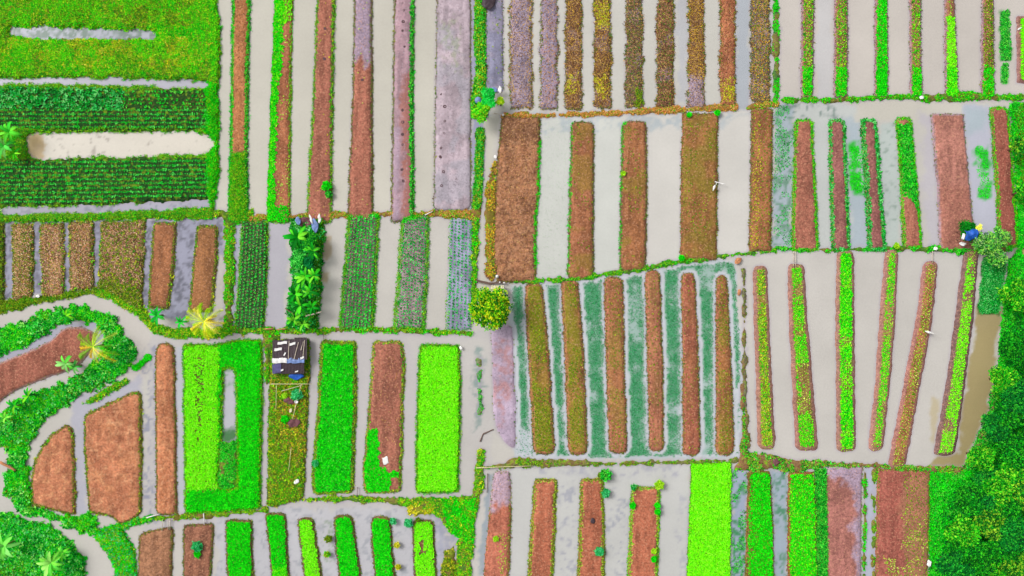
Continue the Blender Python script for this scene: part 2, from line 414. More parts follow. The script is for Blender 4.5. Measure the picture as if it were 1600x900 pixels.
bed('grey blue mud bed above the leafy tree hut, left of a pale channel', sp(R), 'mud', base=GREY, H=.18, paints=[('noise', (165, 155, 175), 2, .45, .6, .7)], edge=[('low', 'edge', 8, .3)], crops=[('low', 'olive', 2, dict(mask=nmask(1.2, .55, .65)))])
# --- dry stubble beds at top centre
CB = [
 (797, 831, 170, 'leftmost stubble bed of the top middle block, wide and grey with orange straw edges', LAV, [('litter', 'dry', 22, {}), ('litter', 'drygold', 14, dict(dmax=.7, dmin=-.05))], 'mud'),
 (844, 870, 171, 'smooth lavender mud bed with straw bits, second in the top middle block', (165, 145, 165), [('litter', 'dry', 14, {}), ('litter', 'orange', 6, {})], 'mud'),
 (883, 908, 171, 'brown stubble bed with a yellow patch low on its left, third in the top block', (140, 98, 72), [('litter', 'dry', 34, {}), ('litter', 'drygold', 12, {}), ('low', 'yellow', 24, dict(mask=pmask([(880, 120), (897, 120), (897, 145), (880, 145)], 1.0)))], 'dry'),
 (928, 954, 170, 'brown stubble bed with yellow green weeds near its top, fourth in the top middle block', (135, 95, 62), [('litter', 'dry', 34, {}), ('litter', 'drygold', 16, {}), ('low', 'yellow', 26, dict(mask=pmask([(926, 5), (956, 5), (956, 42), (930, 42)], 1.0))), ('low', 'yellow', 24, dict(mask=pmask([(926, 122), (945, 122), (945, 150), (926, 150)], 1.0)))], 'dry'),
 (977, 1004, 169, 'grey brown stubble bed with a green tuft at its foot, in the top middle block', (140, 112, 105), [('litter', 'dry', 40, {}), ('weed', 'olive', 24, dict(mask=pmask([(994, 140), (1008, 140), (1008, 170), (994, 170)]))), ('low', 'edge', 12, {})], 'dry'),
 (1026, 1052, 168, 'dark brown stubble bed, sixth in the top middle block', (150, 100, 82), [('litter', 'dry', 40, {}), ('low', 'edge', 8, {})], 'dry'),
 (1075, 1099, 167, 'golden stubble bed fading to lavender mud at its foot, seventh in the top middle block', (150, 108, 72), [('litter', 'drygold', 26, dict(mask=pmask([(1060, -60), (1110, -60), (1110, 125), (1060, 120)]))), ('litter', 'dry', 18, {})], 'dry'),
 (1125, 1148, 166, 'red brown bed with a golden tuft at its foot, eighth in the top middle block', (178, 108, 76), [('litter', 'dry', 16, {}), ('low', 'yellow', 26, dict(mask=pmask([(1128, 132), (1152, 132), (1152, 158), (1128, 158)], 1.0)))], 'soil'),
 (1172, 1202, 160, 'patchy stubble bed beside the thin green ridge, rightmost in the top middle block', (140, 128, 130), [('litter', 'dry', 34, {}), ('low', 'olive', 6, {}), ('low', 'drygold', 10, {})], 'dry'),
]
for xl, xr, yb, lab, bc, cr, sm in CB:
    pa = [('noise', LAV, 2.5, .55, .7, .5)] if sm == 'dry' else [('noise', (150, 140, 165), 2.5, .45, .6, .6)]
    if xl == 1125: pa = []
    if xl == 1075: pa.append(([(1060, 118), (1110, 122), (1110, 175), (1060, 175)], LAV, .4, .95))
    if sm == 'dry': bc = tuple(v * .86 for v in bc)
    bed(lab, sp([(-55, xl + 1, xr), (yb, xl, xr + 1)]), sm, base=bc, r=4, H=.22, paints=pa, warp=.34, edge=[('low', 'edge', 20, .25), ('litter', 'dry', 10, .2)], crops=cr)
# --- brown rectangular beds under them
bed('broad wrinkled brown soil bed, leftmost in the centre block beside the weedy ditch', [(784, 180), (845, 182), (842, 300), (838, 340), (837, 441), (776, 441), (770, 390), (776, 260)], 'soil', base=(172, 118, 84), r=5, H=.35, lump=.16,
    paints=[([(784, 180), (846, 180), (842, 225), (780, 225)], (128, 90, 64), .5, .7), ('ridge', (105, 70, 52), 1.5, .8), ('ridge', (215, 165, 125), 1.1, .5)], rim=(120, 80, 60), edge=[('low', 'edge', 18, .3), ('tuft', 'bright', 16, .35, dict(mask=pmask([(832, 220), (848, 220), (842, 420), (832, 420)])))], crops=[('litter', 'dry', 7)])
DB = [([(190, 893, 928), (300, 890, 928), (436, 886, 927)], 'brown bed with rounded top between two pale ponds, second from left in the centre block', (168, 108, 74)),
      ([(189, 972, 1010), (300, 970, 1011), (424, 968, 1009)], 'brown bed with a small bright tuft on its left edge, third in the centre block', (165, 108, 70))]
for rr, lab, bc in DB:
    bed(lab, sp(rr), 'soil', base=bc, r=11, rim=RIM, edge=[('low', 'edge', 22, .28), ('tuft', 'bright', 10, .25, dict(mask=pmask([(rr[0][1] - 12, 180), (rr[0][1] + 6, 180), (rr[0][1] + 2, 430), (rr[0][1] - 16, 430)])))],
        paints=[('noise', (150, 125, 50), 3, .52, .66, .6)], crops=[('low', 'olive', 3, dict(mask=nmask(2, .5, .65)))])
bed('broad greenish brown bed with square ends, beside the leaning white stake', sp([(177, 1066, 1122), (300, 1064, 1121), (406, 1063, 1120)]), 'soil', base=(158, 110, 62), r=4, rim=(150, 85, 70),
    paints=[('noise', (140, 125, 45), 2.5, .42, .6, .7)], edge=[('low', 'edge', 20, .25)], crops=[('low', 'olive', 4, dict(mask=nmask(2, .45, .65)))])
bed('narrow brown bed with a yellow green dotted left edge, right end of the centre block', sp([(170, 1174, 1207), (300, 1172, 1206), (393, 1170, 1205)]), 'soil', base=(165, 108, 68), r=4, rim=(130, 90, 70),
    edge=[('low', 'edge', 20, .25)], crops=[('dot', 'yellow', 7, dict(mask=both(pmask([(1170, 165), (1190, 165), (1184, 395), (1168, 395)]), nmask(1, .4, .55)))), ('dot', 'olive', 4)])
# --- seedling beds at top right
EB = [(1252, 1273, 1251, 1270, 'first seedling bed right of the thin green ridge at the top', 'dots', 'grass', -60),
      (1303, 1326, 1303, 1324, 'second seedling bed right of the thin green ridge at the top', 'dots', 'grass', -60),
      (1366, 1386, 1366, 1388, 'third and greenest of the dotted seedling beds right of the thin ridge at the top', 'dots', 'bright', -60),
      (1420, 1438, 1422, 1441, 'fourth seedling bed at the top, left of the lime green strip', 'dots', 'grass', -60),
      (1475, 1489, 1476, 1498, 'narrow solid lime green bed at the top, fading to mud at its upper end', 'lime', 'lime', 30),
      (1534, 1552, 1532, 1554, 'seedling bed left of the floating green weed at the top right', 'dots', 'olive', -60)]
for a, b_, c_, d_, lab, p1, p2, y0 in EB:
    rr = [(-55, a, b_), (153, c_, d_)]
    rows = [(rr, 4, .45, .2, .8, ('dot', p1))] if p1 == 'dots' else [(rr, 3, .3, .3, .7, ('dot', 'dots'), dict(ymax=30, prob=.6))]
    cr = [('lettuce', p2, 26 if p2 in ('lime', 'bright') else 9, dict(mask=pmask([(a - 5, y0), (d_ + 5, y0), (d_ + 5, 165), (c_ - 5, 165)]), dmin=.3))]
    cr.append(('lettuce', 'bright', 26, dict(mask=pmask([(a - 5, 105), (d_ + 5, 105), (d_ + 5, 165), (c_ - 5, 165)]), dmin=.25)))
    bed(lab, sp(rr), 'soil', base=(155, 105, 75), r=4, rim=(165, 138, 155), crops=cr, rows=rows, soft=.35, edge=[('low', 'edge', 8, .25)])
bed('lime green crop bed with a pink mud edge in the top right corner', sp([(26, 1588, 1640), (130, 1588, 1640)]), 'soil', base=(150, 105, 85), r=4, rim=(160, 120, 120), crops=[('lettuce', 'lime', 30, dict(dmin=.5))])
# --- red beds right, under the seedling beds
G_ED = [('tuft', 'grass', 22, .32), ('low', 'bright', 18, .4)]
bed('red soil bed fringed with bright grass, leftmost in the right hand red block', sp([(187, 1242, 1268), (300, 1239, 1274), (392, 1237, 1278)]), base=RED, r=6, edge=G_ED)
bed('slim dark red bed with leafy edges, second in the right hand red block', sp([(187, 1295, 1319), (300, 1297, 1323), (392, 1300, 1328)]), base=RPUR, r=6, edge=[('weed', 'dark', 18, .4), ('low', 'grass', 14, .4)])
bed('slim dark red bed with dark leafy edges, third in the right hand red block', sp([(187, 1345, 1368), (300, 1352, 1376), (392, 1357, 1384)]), base=RPUR, r=6, edge=[('weed', 'dark', 24, .5), ('low', 'grass', 10, .4)])
rr = [(184, 1400, 1422), (300, 1407, 1433), (388, 1411, 1440)]
gm = [(1395, 194), (1430, 194), (1440, 340), (1418, 305), (1400, 300)]
bed('bed with dense green crop above and bare red soil at its lower end', sp(rr), base=RED, r=6, edge=G_ED, crops=[('lettuce', 'mid', 34, dict(mask=pmask(gm), dmin=.05)), ('lettuce', 'bright', 8, dict(mask=pmask(gm)))])
bed('wide pale pinkish soil bed left of the blue tarpaulin hut', sp([(178, 1454, 1505), (300, 1464, 1516), (392, 1468, 1524)]), base=PINK, r=5, rim=(165, 150, 165), paints=[([(1460, 290), (1525, 290), (1525, 400), (1460, 400)], (165, 105, 88), .8, .6)], edge=[('low', 'edge', 8, .25)])
bed('dark red soil bed with green edges next to the right hand grass bank', sp([(168, 1546, 1574), (300, 1556, 1584), (386, 1560, 1590)]), base=(158, 90, 75), r=8, edge=G_ED)
# --- six fanned seedling beds
GB = [([(415, 1176, 1199), (500, 1178, 1202), (702, 1184, 1212)], 'fanned seedling bed with sparse yellow green dots, leftmost in the fan', 'weeds', 22, (150, 125, 60)),
      ([(412, 1230, 1256), (500, 1232, 1262), (704, 1243, 1279)], 'fanned seedling bed below two thin stick bridges', 'vivid', 24, (140, 115, 60)),
      ([(390, 1307, 1334), (500, 1305, 1335), (706, 1307, 1337)], 'straight dense bright green bed in the middle of the fan', 'bright', 34, (120, 120, 50)),
      ([(390, 1382, 1404), (500, 1374, 1399), (600, 1367, 1391), (704, 1356, 1379)], 'slim leaning bed of pale green seedlings, fourth in the fan', 'vivid', 18, (160, 125, 80)),
      ([(408, 1442, 1466), (500, 1431, 1457), (600, 1412, 1438), (732, 1386, 1414)], 'leaning brown seedling bed reaching the lower ridge, fifth in the fan', 'olive', 3, (165, 108, 70)),
      ([(385, 1506, 1530), (500, 1492, 1521), (600, 1478, 1508), (712, 1458, 1492)], 'leaning bed of lime seedlings left of the brown water, rightmost in the fan', 'lime', 22, (135, 105, 80))]
for i, (rr, lab, pal, dens, bc) in enumerate(GB):
    bed(lab, sp(rr), 'soil', base=bc, r=11, rim=(172, 122, 118) if i < 5 else (128, 98, 100), rimw=.75, soft=.35,
        crops=[('lettuce', pal, dens, dict(dmin=.62, mask=nmask(2.2, .25, .5), size=.85))] + ([('low', 'dots', 8, dict(dmin=.6, mask=nmask(3, .4, .6)))] if i != 2 else [('lettuce', 'lime', 10, dict(dmin=.5))]),
        rows=[(rr, 5 if i != 5 else 4, .48, .24, .76, ('dot', 'dots', .9))])
# --- beds among the flooded rice
HB = [([(443, 820, 847), (550, 825, 857), (709, 834, 867)], 'olive green bed, leftmost among the flooded rice strips', (150, 118, 50), .8),
      ([(437, 877, 903), (550, 882, 912), (710, 888, 918)], 'olive topped bed, second from left among the rice strips', (155, 115, 55), .65),
      ([(433, 944, 973), (550, 947, 975), (708, 952, 980)], 'brown bed with dotted edges, third from left among the rice strips', (170, 112, 74), .3),
      ([(422, 1008, 1030), (550, 1011, 1035), (705, 1015, 1037)], 'slim reddish brown bed, fourth from left among the rice strips', (176, 112, 84), .15),
      ([(426, 1064, 1085), (550, 1067, 1091), (711, 1067, 1094)], 'dark red brown bed, fifth from left among the rice strips', (166, 98, 74), .1),
      ([(430, 1119, 1135), (550, 1118, 1142), (710, 1119, 1147)], 'pointed brown bed, rightmost among the rice strips', (160, 105, 62), .4)]
for rr, lab, bc, ol in HB:
    bed(lab, sp(rr), 'soil', base=bc, r=11, rim=(186, 112, 92), rimw=.5, paints=[('noise', (135, 140, 30), 3, .4, .6, ol)], edge=[('low', 'edge', 22, .25), ('low', 'dry', 8, .3)],
        crops=[('low', 'olive', 16 * ol, dict(dmin=.35, mask=nmask(3, .3, .55)))])
bed('pale pink and lavender mud bed right of the canal below the round yellow green tree', [(768, 505), (800, 508), (803, 560), (806, 640), (806, 702), (790, 694), (774, 668), (770, 640)], 'mud', base=(188, 168, 188), r=8, H=.14,
    paints=[([(772, 530), (800, 530), (798, 620), (786, 660), (774, 615)], (192, 128, 118), .6, .6, .6, .35, .6)], edge=[('low', 'edge', 3, .2)])
# --- dry beds at left
IB = [([(18, 349), (53, 351), (52, 462), (22, 471)], 'narrow stubble bed with weedy foot, first of the left hand stubble beds', (140, 108, 74), 5),
      ([(63, 350), (101, 348), (101, 450), (98, 463), (66, 463)], 'stubble bed with pale streaks, second of the left hand stubble beds', (160, 112, 88), 2),
      ([(108, 347), (146, 345), (147, 450), (128, 455), (110, 453)], 'stubble bed beside a dark grey ditch, third of the left hand stubble beds', (156, 112, 84), 2)]
for pts, lab, bc, wd in IB:
    bed(lab, pts, 'dry', base=bc, r=4, warp=.25, edge=EDG_W, paints=[('streak', (215, 165, 130), .7, .52, .66, .8), ('streak', (92, 70, 50), .9, .55, .7, .7)], crops=[('litter', 'dry', 30), ('low', 'olive', wd * 2), ('litter', 'orange', 6), ('litter', 'pale', 10)])
bed('wide stubble bed with weeds at its curved foot, widest of the left hand stubble beds', [(159, 346), (228, 344), (226, 400), (222, 488), (205, 480), (180, 462), (154, 452)], 'dry', base=(138, 102, 76), r=5, warp=.25, paints=[('streak', (215, 165, 130), .7, .55, .68, .75), ('streak', (92, 66, 52), .9, .53, .68, .7)],
    edge=EDG_W, crops=[('litter', 'dry', 32), ('litter', 'pale', 9), ('weed', 'olive', 14, dict(mask=pmask([(150, 430), (185, 440), (222, 460), (225, 500), (150, 470)]))), ('weed', 'olive', 4)])
bed('smooth brown soil bed above the small banana clump, left of a straw filled ditch', [(241, 347), (277, 348), (272, 420), (264, 484), (232, 480), (235, 420)], base=(165, 108, 72), r=5, rim=(140, 92, 82), edge=EDG_W)
bed('smooth brown soil bed just above the yellow palm', [(308, 352), (341, 353), (339, 420), (331, 488), (296, 486), (302, 420)], base=(162, 110, 70), r=5, rim=(140, 92, 82), edge=EDG_W)
bed('dark mossy strip of bed cut off by the left picture edge', [(-30, 346), (7, 347), (7, 480), (-30, 485)], 'dry', base=(80, 85, 50), r=4, edge=EDG_W, crops=[('weed', 'olive', 16)])
# --- row crop beds of the middle block
ROWBEDS = []
R7 = [(345, 378, 419), (430, 373, 418), (514, 367, 413)]
ROWBEDS.append((bed('bed of dark leafy plants in close rows left of the banana strip', sp(R7), 'soil', base=(48, 92, 45), r=4, edge=[('tuft', 'grass', 16, .3)]), R7, 7, .5, .1, .9, 'dark'))
RJ1 = [(334, 546, 592), (430, 537, 588), (514, 530, 583)]
ROWBEDS.append((bed('row crop bed of bright leafy plants with grassy edges, right of the banana strip pond', sp(RJ1), 'soil', base=(100, 105, 88), r=4, edge=[('tuft', 'grass', 28, .35), ('tuft', 'bright', 26, .5, dict(mask=pmask([(540, 325), (600, 325), (600, 342), (540, 342)])))]), RJ1, 8, .5, .12, .88, 'dark'))
RJ2 = [(336, 628, 670), (430, 622, 668), (514, 615, 663)]
b2 = bed('row crop bed of small plants on grey soil between two clear ponds', sp(RJ2), 'soil', base=(160, 140, 145), r=4, edge=[('tuft', 'grass', 26, .4), ('tuft', 'bright', 26, .9, dict(mask=pmask([(620, 325), (665, 325), (655, 343), (620, 348)])))],
    rows=[(RJ2, 9, .47, .12, .88, ('rowplant', 'dark', .84), dict(jx=.03))])
RJ3 = [(340, 703, 739), (430, 700, 738), (516, 697, 737)]
b3 = bed('row crop bed on grey blue mud nearest the round yellow green tree', sp(RJ3), 'mud', base=(160, 160, 188), r=4, H=.2, edge=[('low', 'grass', 14, .3)],
    rows=[(RJ3, 6, .47, .1, .88, ('rowplant', 'dark', .84), dict(jx=.03))])
# --- green field top left: two row crop plots
RA3 = [(138, 0, 0)]
# --- soil plots lower left
bed('red soil plot curving round the spiky rusty palm, at the left picture edge', [(-40, 590), (0, 567), (60, 542), (85, 528), (98, 514), (124, 509), (150, 520), (148, 545), (118, 577), (75, 590), (30, 608), (0, 628), (-40, 660)], base=(160, 98, 80), r=8, rim=(175, 150, 150), edge=[('low', 'edge', 6, .25)])
bed('rounded orange soil plot, smaller of the two by the curving stream', [(104, 662), (114, 668), (117, 720), (119, 806), (95, 800), (50, 789), (50, 745), (58, 712), (78, 682)], base=ORG, r=9, lump=.12, paints=[('ridge', (228, 168, 120), 1.6, .8), ('noise', (165, 100, 72), 1.2, .5, .65, .5)], rim=(165, 110, 75), edge=EDG_W)
bed('large orange soil plot with clods, bigger of the two by the curving stream', [(131, 648), (175, 628), (212, 611), (221, 615), (222, 700), (222, 803), (190, 821), (175, 806), (140, 802), (134, 730)], base=ORG, r=9, lump=.12, paints=[('noise', (215, 145, 100), 2, .5, .65, .6), ('ridge', (230, 170, 125), 1.6, .8), ('noise', (165, 100, 72), 1.2, .5, .65, .5)], rim=(140, 100, 55), edge=EDG_W)
bed('tall narrow orange soil bed left of the lime green crop', [(247, 536), (270, 536), (274, 560), (277, 804), (244, 804), (243, 560)], base=(196, 124, 86), r=10, lump=.12, paints=[('ridge', (225, 160, 115), 1.3, .8)], rim=(130, 85, 60), edge=[('low', 'edge', 24, .3)])
hole = [(349, 575), (368, 575), (371, 700), (371, 762), (341, 762), (347, 680)]
bed('large green crop bed wrapped round a narrow ditch, with a lime block on its left',
    [(287, 538), (344, 538), (358, 534), (372, 532), (408, 530), (411, 560), (407, 795), (290, 803), (289, 700)], 'soil', base=(95, 115, 30), r=6, holes=[hole],
    edge=[('tuft', 'grass', 26, .35)],
    crops=[('lettuce', 'lime', 30, dict(mask=both(pmask([(286, 540), (343, 540), (341, 763), (288, 765)]), lambda x, y: 1 - .6 * pmask([(306, 555), (320, 555), (318, 640), (313, 690), (310, 700), (308, 600)])(x, y) * nmask(.8, .35, .5)(x, y)), dmin=.25)),
           ('lettuce', 'bright', 34, dict(mask=pmask([(286, 540), (343, 540), (341, 763), (288, 765)], inv=True), dmin=.3))])
# shed strip
SHEDSH = bed('rough grass strip with the dark roofed shed at its upper end', [(424, 532), (482, 528), (484, 560), (480, 660), (474, 780), (418, 792), (420, 650)], 'turf', base=(140, 150, 70), r=6, edge=EDG_W,
    paints=[([(424, 590), (482, 590), (482, 690), (424, 690)], (120, 95, 50), .8, .6), ([(430, 745), (470, 745), (465, 785), (425, 785)], (135, 150, 50), .8, .8)],
    crops=[('tuft', 'olive', 12), ('weed', 'weeds', 7), ('low', 'yellow', 4), ('tuft', 'grass', 14, dict(mask=nmask(2.5, .45, .6))), ('weed', 'drygold', 5, dict(mask=pmask([(420, 590), (485, 590), (482, 720), (450, 720)])))], cat='grass strip', name='grass_strip')[1]
bed('bright green crop bed right of the shed, with weedy brown left edge', [(502, 532), (556, 533), (558, 600), (552, 770), (489, 772), (488, 740), (496, 640)], base=(100, 100, 40), r=7, edge=[('low', 'weeds', 30, .5), ('low', 'edge', 20, .5)],
    crops=[('lettuce', 'bright', 34, dict(dmin=.55)), ('lettuce', 'mid', 8, dict(dmin=.5))])
gp = [(570, 672), (589, 672), (594, 725), (604, 737), (626, 737), (626, 742), (610, 746), (606, 768), (565, 768)]
bed('brown soil bed with a green crop corner and a white sheet lying on it', [(583, 533), (628, 533), (632, 560), (627, 768), (570, 771), (567, 740), (576, 640)], base=RED, r=7, edge=[('low', 'weeds', 24, .4), ('low', 'edge', 16, .4)],
    crops=[('lettuce', 'bright', 34, dict(mask=pmask(gp, .2), dmin=.3)), ('litter', 'dry', 3)])
bed('solid lime green crop bed left of the straight canal, pale marker at its corner', [(656, 538), (717, 538), (720, 600), (716, 768), (650, 770), (650, 700)], base=(90, 110, 30), r=7, edge=[('tuft', 'grass', 26, .4)],
    crops=[('lettuce', 'lime', 36, dict(dmin=.3))])
# --- bottom row left
bed('bare brown bed under the large orange plot, leftmost in the bottom row', [(218, 834), (240, 828), (271, 822), (270, 870), (266, 960), (214, 960)], base=(170, 120, 88), r=8, rim=(125, 80, 60), lump=.1, paints=[('ridge', (120, 80, 60), 1.6, .6)], edge=EDG)
bed('bare brown bed with a round blue green shrub growing on it', [(287, 820), (334, 817), (333, 850), (326, 960), (286, 960)], base=(160, 106, 82), r=5, rim=(110, 75, 60), lump=.1, paints=[('ridge', (110, 70, 60), 1.6, .7)], edge=EDG)
LB = [([(812, 352, 393), (880, 355, 396), (960, 358, 399)], 'first green crop bed of the bottom row, right of the bare beds', 'bright', None, 4),
      ([(802, 415, 447), (880, 423, 451), (960, 430, 456)], 'green crop bed with brown right edge and lime foot, second of the green bottom row', 'bright', ([(420, 885), (460, 885), (465, 970), (420, 970)]), 5),
      ([(809, 465, 489), (850, 470, 496), (960, 481, 512)], 'lime green leaning crop bed of the bottom row, third green one', 'lime', None, 8),
      ([(805, 521, 552), (850, 524, 557), (960, 538, 573)], 'bright green leaning crop bed with a rounded top, fourth green one of the bottom row', 'bright', None, 11),
      ([(807, 580, 610), (850, 581, 613), (960, 593, 624)], 'bright green narrow crop bed with brown rim, fifth green one of the bottom row', 'bright', None, 10),
      ([(812, 645, 677), (850, 645, 680), (960, 650, 686)], 'lime bed with a bare brown scar in its crop, rightmost of the bottom row', 'lime', 'scar', 9)]
for rr, lab, pal, ex, r_ in LB:
    cr = [('lettuce', pal, 34, dict(dmin=.3))]
    if ex == 'scar': cr = [('lettuce', pal, 34, dict(dmin=.3, mask=pmask([(656, 836), (660, 836), (663, 855), (664, 862), (657, 864)], .15, inv=True)))]
    elif ex: cr.append(('lettuce', 'lime', 30, dict(dmin=.3, mask=pmask(ex))))
    bed(lab, sp(rr), base=(125, 95, 60), r=r_, rim=(120, 85, 75), edge=[('low', 'edge', 28, .3)], crops=cr)
# --- bottom centre
bed('pinkish red bed with a lavender mud top, just right of the lower canal', [(772, 737), (797, 736), (799, 800), (794, 960), (752, 960), (760, 850)], base=(190, 112, 88), r=6, paints=[([(760, 730), (805, 730), (805, 778), (768, 795), (760, 790)], (190, 165, 180), .5, .95)],
    edge=[('low', 'edge', 12, .25), ('low', 'olive', 10, .4, dict(mask=pmask([(788, 780), (805, 780), (800, 960), (785, 960)])))], crops=[('dot', 'dots', 6, dict(mask=pmask([(780, 835), (795, 835), (792, 900), (780, 900)])))])
MB_ = [([(748, 835, 870), (820, 830, 868), (960, 820, 860)], 'red soil bed with yellowish edges, between the pink bed and the shrubby bed', 'olive'),
       ([(747, 907, 942), (820, 906, 944), (960, 899, 945)], 'red soil bed with round green shrubs along its right edge', 'olive'),
       ([(760, 987, 1031), (820, 984, 1030), (960, 978, 1026)], 'red soil bed with green leafy edges and a yellow green shrub at its top corner', 'grass')]
for rr, lab, ep in MB_:
    bed(lab, sp(rr), base=(184, 108, 80), r=8, rim=(150, 110, 70), edge=[('low', ep, 30, .42), ('low', 'dots', 8, .6)])
bed('solid lime green crop bed in the middle of the bottom edge', [(1080, 724), (1143, 722), (1142, 800), (1140, 960), (1071, 960), (1076, 820)], base=(100, 140, 20), r=3, edge=[('low', 'grass', 18, .2)], crops=[('lettuce', 'lime', 38, dict(dmin=.08))])
bed('green crop bed with a reddish speckled left side, right of the solid lime bed', [(1168, 737), (1203, 735), (1207, 800), (1211, 960), (1163, 960), (1166, 820)], base=(130, 95, 50), r=5, edge=[('low', 'edge', 12, .3)], crops=[('lettuce', 'bright', 30, dict(dmin=.3, mask=lambda x, y: sst(36.4, 38.2, x) * .6 + .4)), ('low', 'olive', 10)])
bed('green crop bed speckled with red, second right of the solid lime bed', [(1231, 738), (1272, 737), (1275, 800), (1276, 960), (1230, 960)], base=(150, 90, 50), r=5, edge=[('low', 'edge', 12, .3)], crops=[('lettuce', 'bright', 24, dict(dmin=.3)), ('lettuce', 'lime', 7)])
bed('narrow grass strip between the red speckled crop bed and the lavender topped bed', [(1274, 734), (1290, 733), (1291, 800), (1293, 960), (1277, 960)], 'turf', base=(60, 120, 30), r=3, H=.3, crops=[('tuft', 'mid', 40, dict(dmin=-.1))], cat='grass strip', name='grass_strip')
bed('reddish bed with a lavender mud top end, near the bottom right', [(1291, 727), (1347, 727), (1346, 800), (1345, 960), (1294, 960)], base=(172, 112, 102), r=4, H=.25, paints=[([(1285, 720), (1350, 720), (1350, 960), (1338, 960), (1334, 780), (1325, 755), (1285, 748)], (182, 160, 180), .5, .95)], edge=[('low', 'edge', 8, .25)])
bed('broad red soil bed with yellow green weeds on its right half, beside the wooded bank', [(1371, 731), (1453, 736), (1452, 800), (1448, 960), (1366, 960), (1368, 820)], base=(172, 98, 84), r=4, H=.3,
    paints=[([(1412, 740), (1455, 740), (1455, 960), (1408, 960)], (178, 125, 95), .5, .7)], edge=[('low', 'olive', 14, .3)],
    crops=[('dot', 'dots', 8, dict(mask=both(pmask([(1408, 795), (1455, 795), (1455, 960), (1408, 960)]), nmask(1.3, .4, .55)))), ('dot', 'olive', 7, dict(mask=pmask([(1412, 735), (1455, 735), (1455, 960), (1412, 960)]))), ('dot', 'dots', 12, dict(mask=both(pmask([(1380, 870), (1405, 865), (1412, 960), (1380, 960)]), nmask(1.3, .4, .55))))])

# ================================================================== BANKS (structure) and their grass (stuff)
BANKS = []
def bank(pts, base=TURF, paints=(), r=4, H=.26, warp=.4, holes=(), veg_=(), rim=None, mat='turf', hr=8, gname='grass', glabel=None, soft=.28, lump=.05):
    sh = Shape(pts, r, H, warp, holes, hr, soft=soft, lump=lump); ALLBEDS.append(sh); BANKS.append(sh)
    pp = list(paints)
    if rim: pp.append(('edge', rim, .3, .7))
    o = heightfield('bank', sh, mat, base, pp); o['kind'] = 'structure'
    if veg_:
        b = Batch()
        for v in veg_:
            kw = dict(v[3]) if len(v) > 3 else {}; kw.setdefault('dmin', -.12); veg(b, sh, v[0], v[1], v[2], **kw)
        g = b.build(gname); tag(g, glabel, kind='stuff')
    return sh
GRV = (('tuft', 'grass', 17), ('weed', 'bright', 4), ('weed', 'weeds', 6), ('low', 'edge', 12))
# green field at top left with its ditches and sand pond
field = bank([(-80, -60), (338, -60), (344, 60), (341, 180), (342, 260), (334, 330), (334, 341), (10, 346), (-80, 340)], base=(95, 150, 30), H=.4,
    holes=[[(12, 48), (25, 39), (90, 41), (245, 46), (246, 62), (180, 64), (60, 63), (15, 60)],
           [(-90, 121), (60, 122), (180, 121), (328, 127), (328, 137), (250, 138), (100, 132), (-90, 131)],
           [(40, 228), (41, 212), (60, 207), (200, 206), (320, 206), (336, 222), (330, 240), (200, 245), (60, 249), (46, 245)],
           [(-90, 323), (100, 323), (325, 312), (328, 325), (200, 331), (20, 336), (-90, 334)]],
    paints=[([(-80, 138), (330, 138), (330, 206), (-80, 206)], (28, 72, 30), .4, .95), ([(-80, 248), (330, 244), (330, 320), (-80, 324)], (28, 76, 30), .4, .95), ([(100, 150), (330, 150), (330, 175), (150, 178)], (85, 95, 40), 1, .6, 2, .45, .6)],
    veg_=[('tuft', 'grass', 16, dict(mask=both(pmask([(-80, 140), (326, 140), (326, 202), (-80, 202)], inv=True), pmask([(-80, 250), (326, 246), (326, 318), (-80, 322)], inv=True)))), ('weed', 'weeds', 13, dict(mask=pmask([(-80, -60), (330, -60), (330, 118), (-80, 118)]))),
          ('weed', 'vivid', 24, dict(mask=both(pmask([(-80, -60), (340, -60), (340, 118), (-80, 118)]), nmask(2.6, .4, .55)))),
          ('weed', 'yellow', 14, dict(mask=both(pmask([(0, 60), (330, 60), (330, 105), (0, 110)]), nmask(1.8, .48, .58, 5)))), ('low', 'edge', 20, dict(mask=both(pmask([(-80, -60), (330, -60), (330, 118), (-80, 118)]), nmask(1.5, .52, .64, 15)))),
          ('weed', 'olive', 22, dict(mask=both(pmask([(60, 5), (300, 5), (300, 38), (60, 38)]), nmask(3, .45, .6, 9)))),
          ('tuft', 'bright', 30, dict(mask=pmask([(245, 42), (325, 42), (325, 62), (245, 62)]))),
          ('tuft', 'bright', 30, dict(mask=pmask([(322, 130), (345, 130), (342, 320), (326, 320)])))],
    glabel='mixed bright green and yellowish weeds of the top left field')
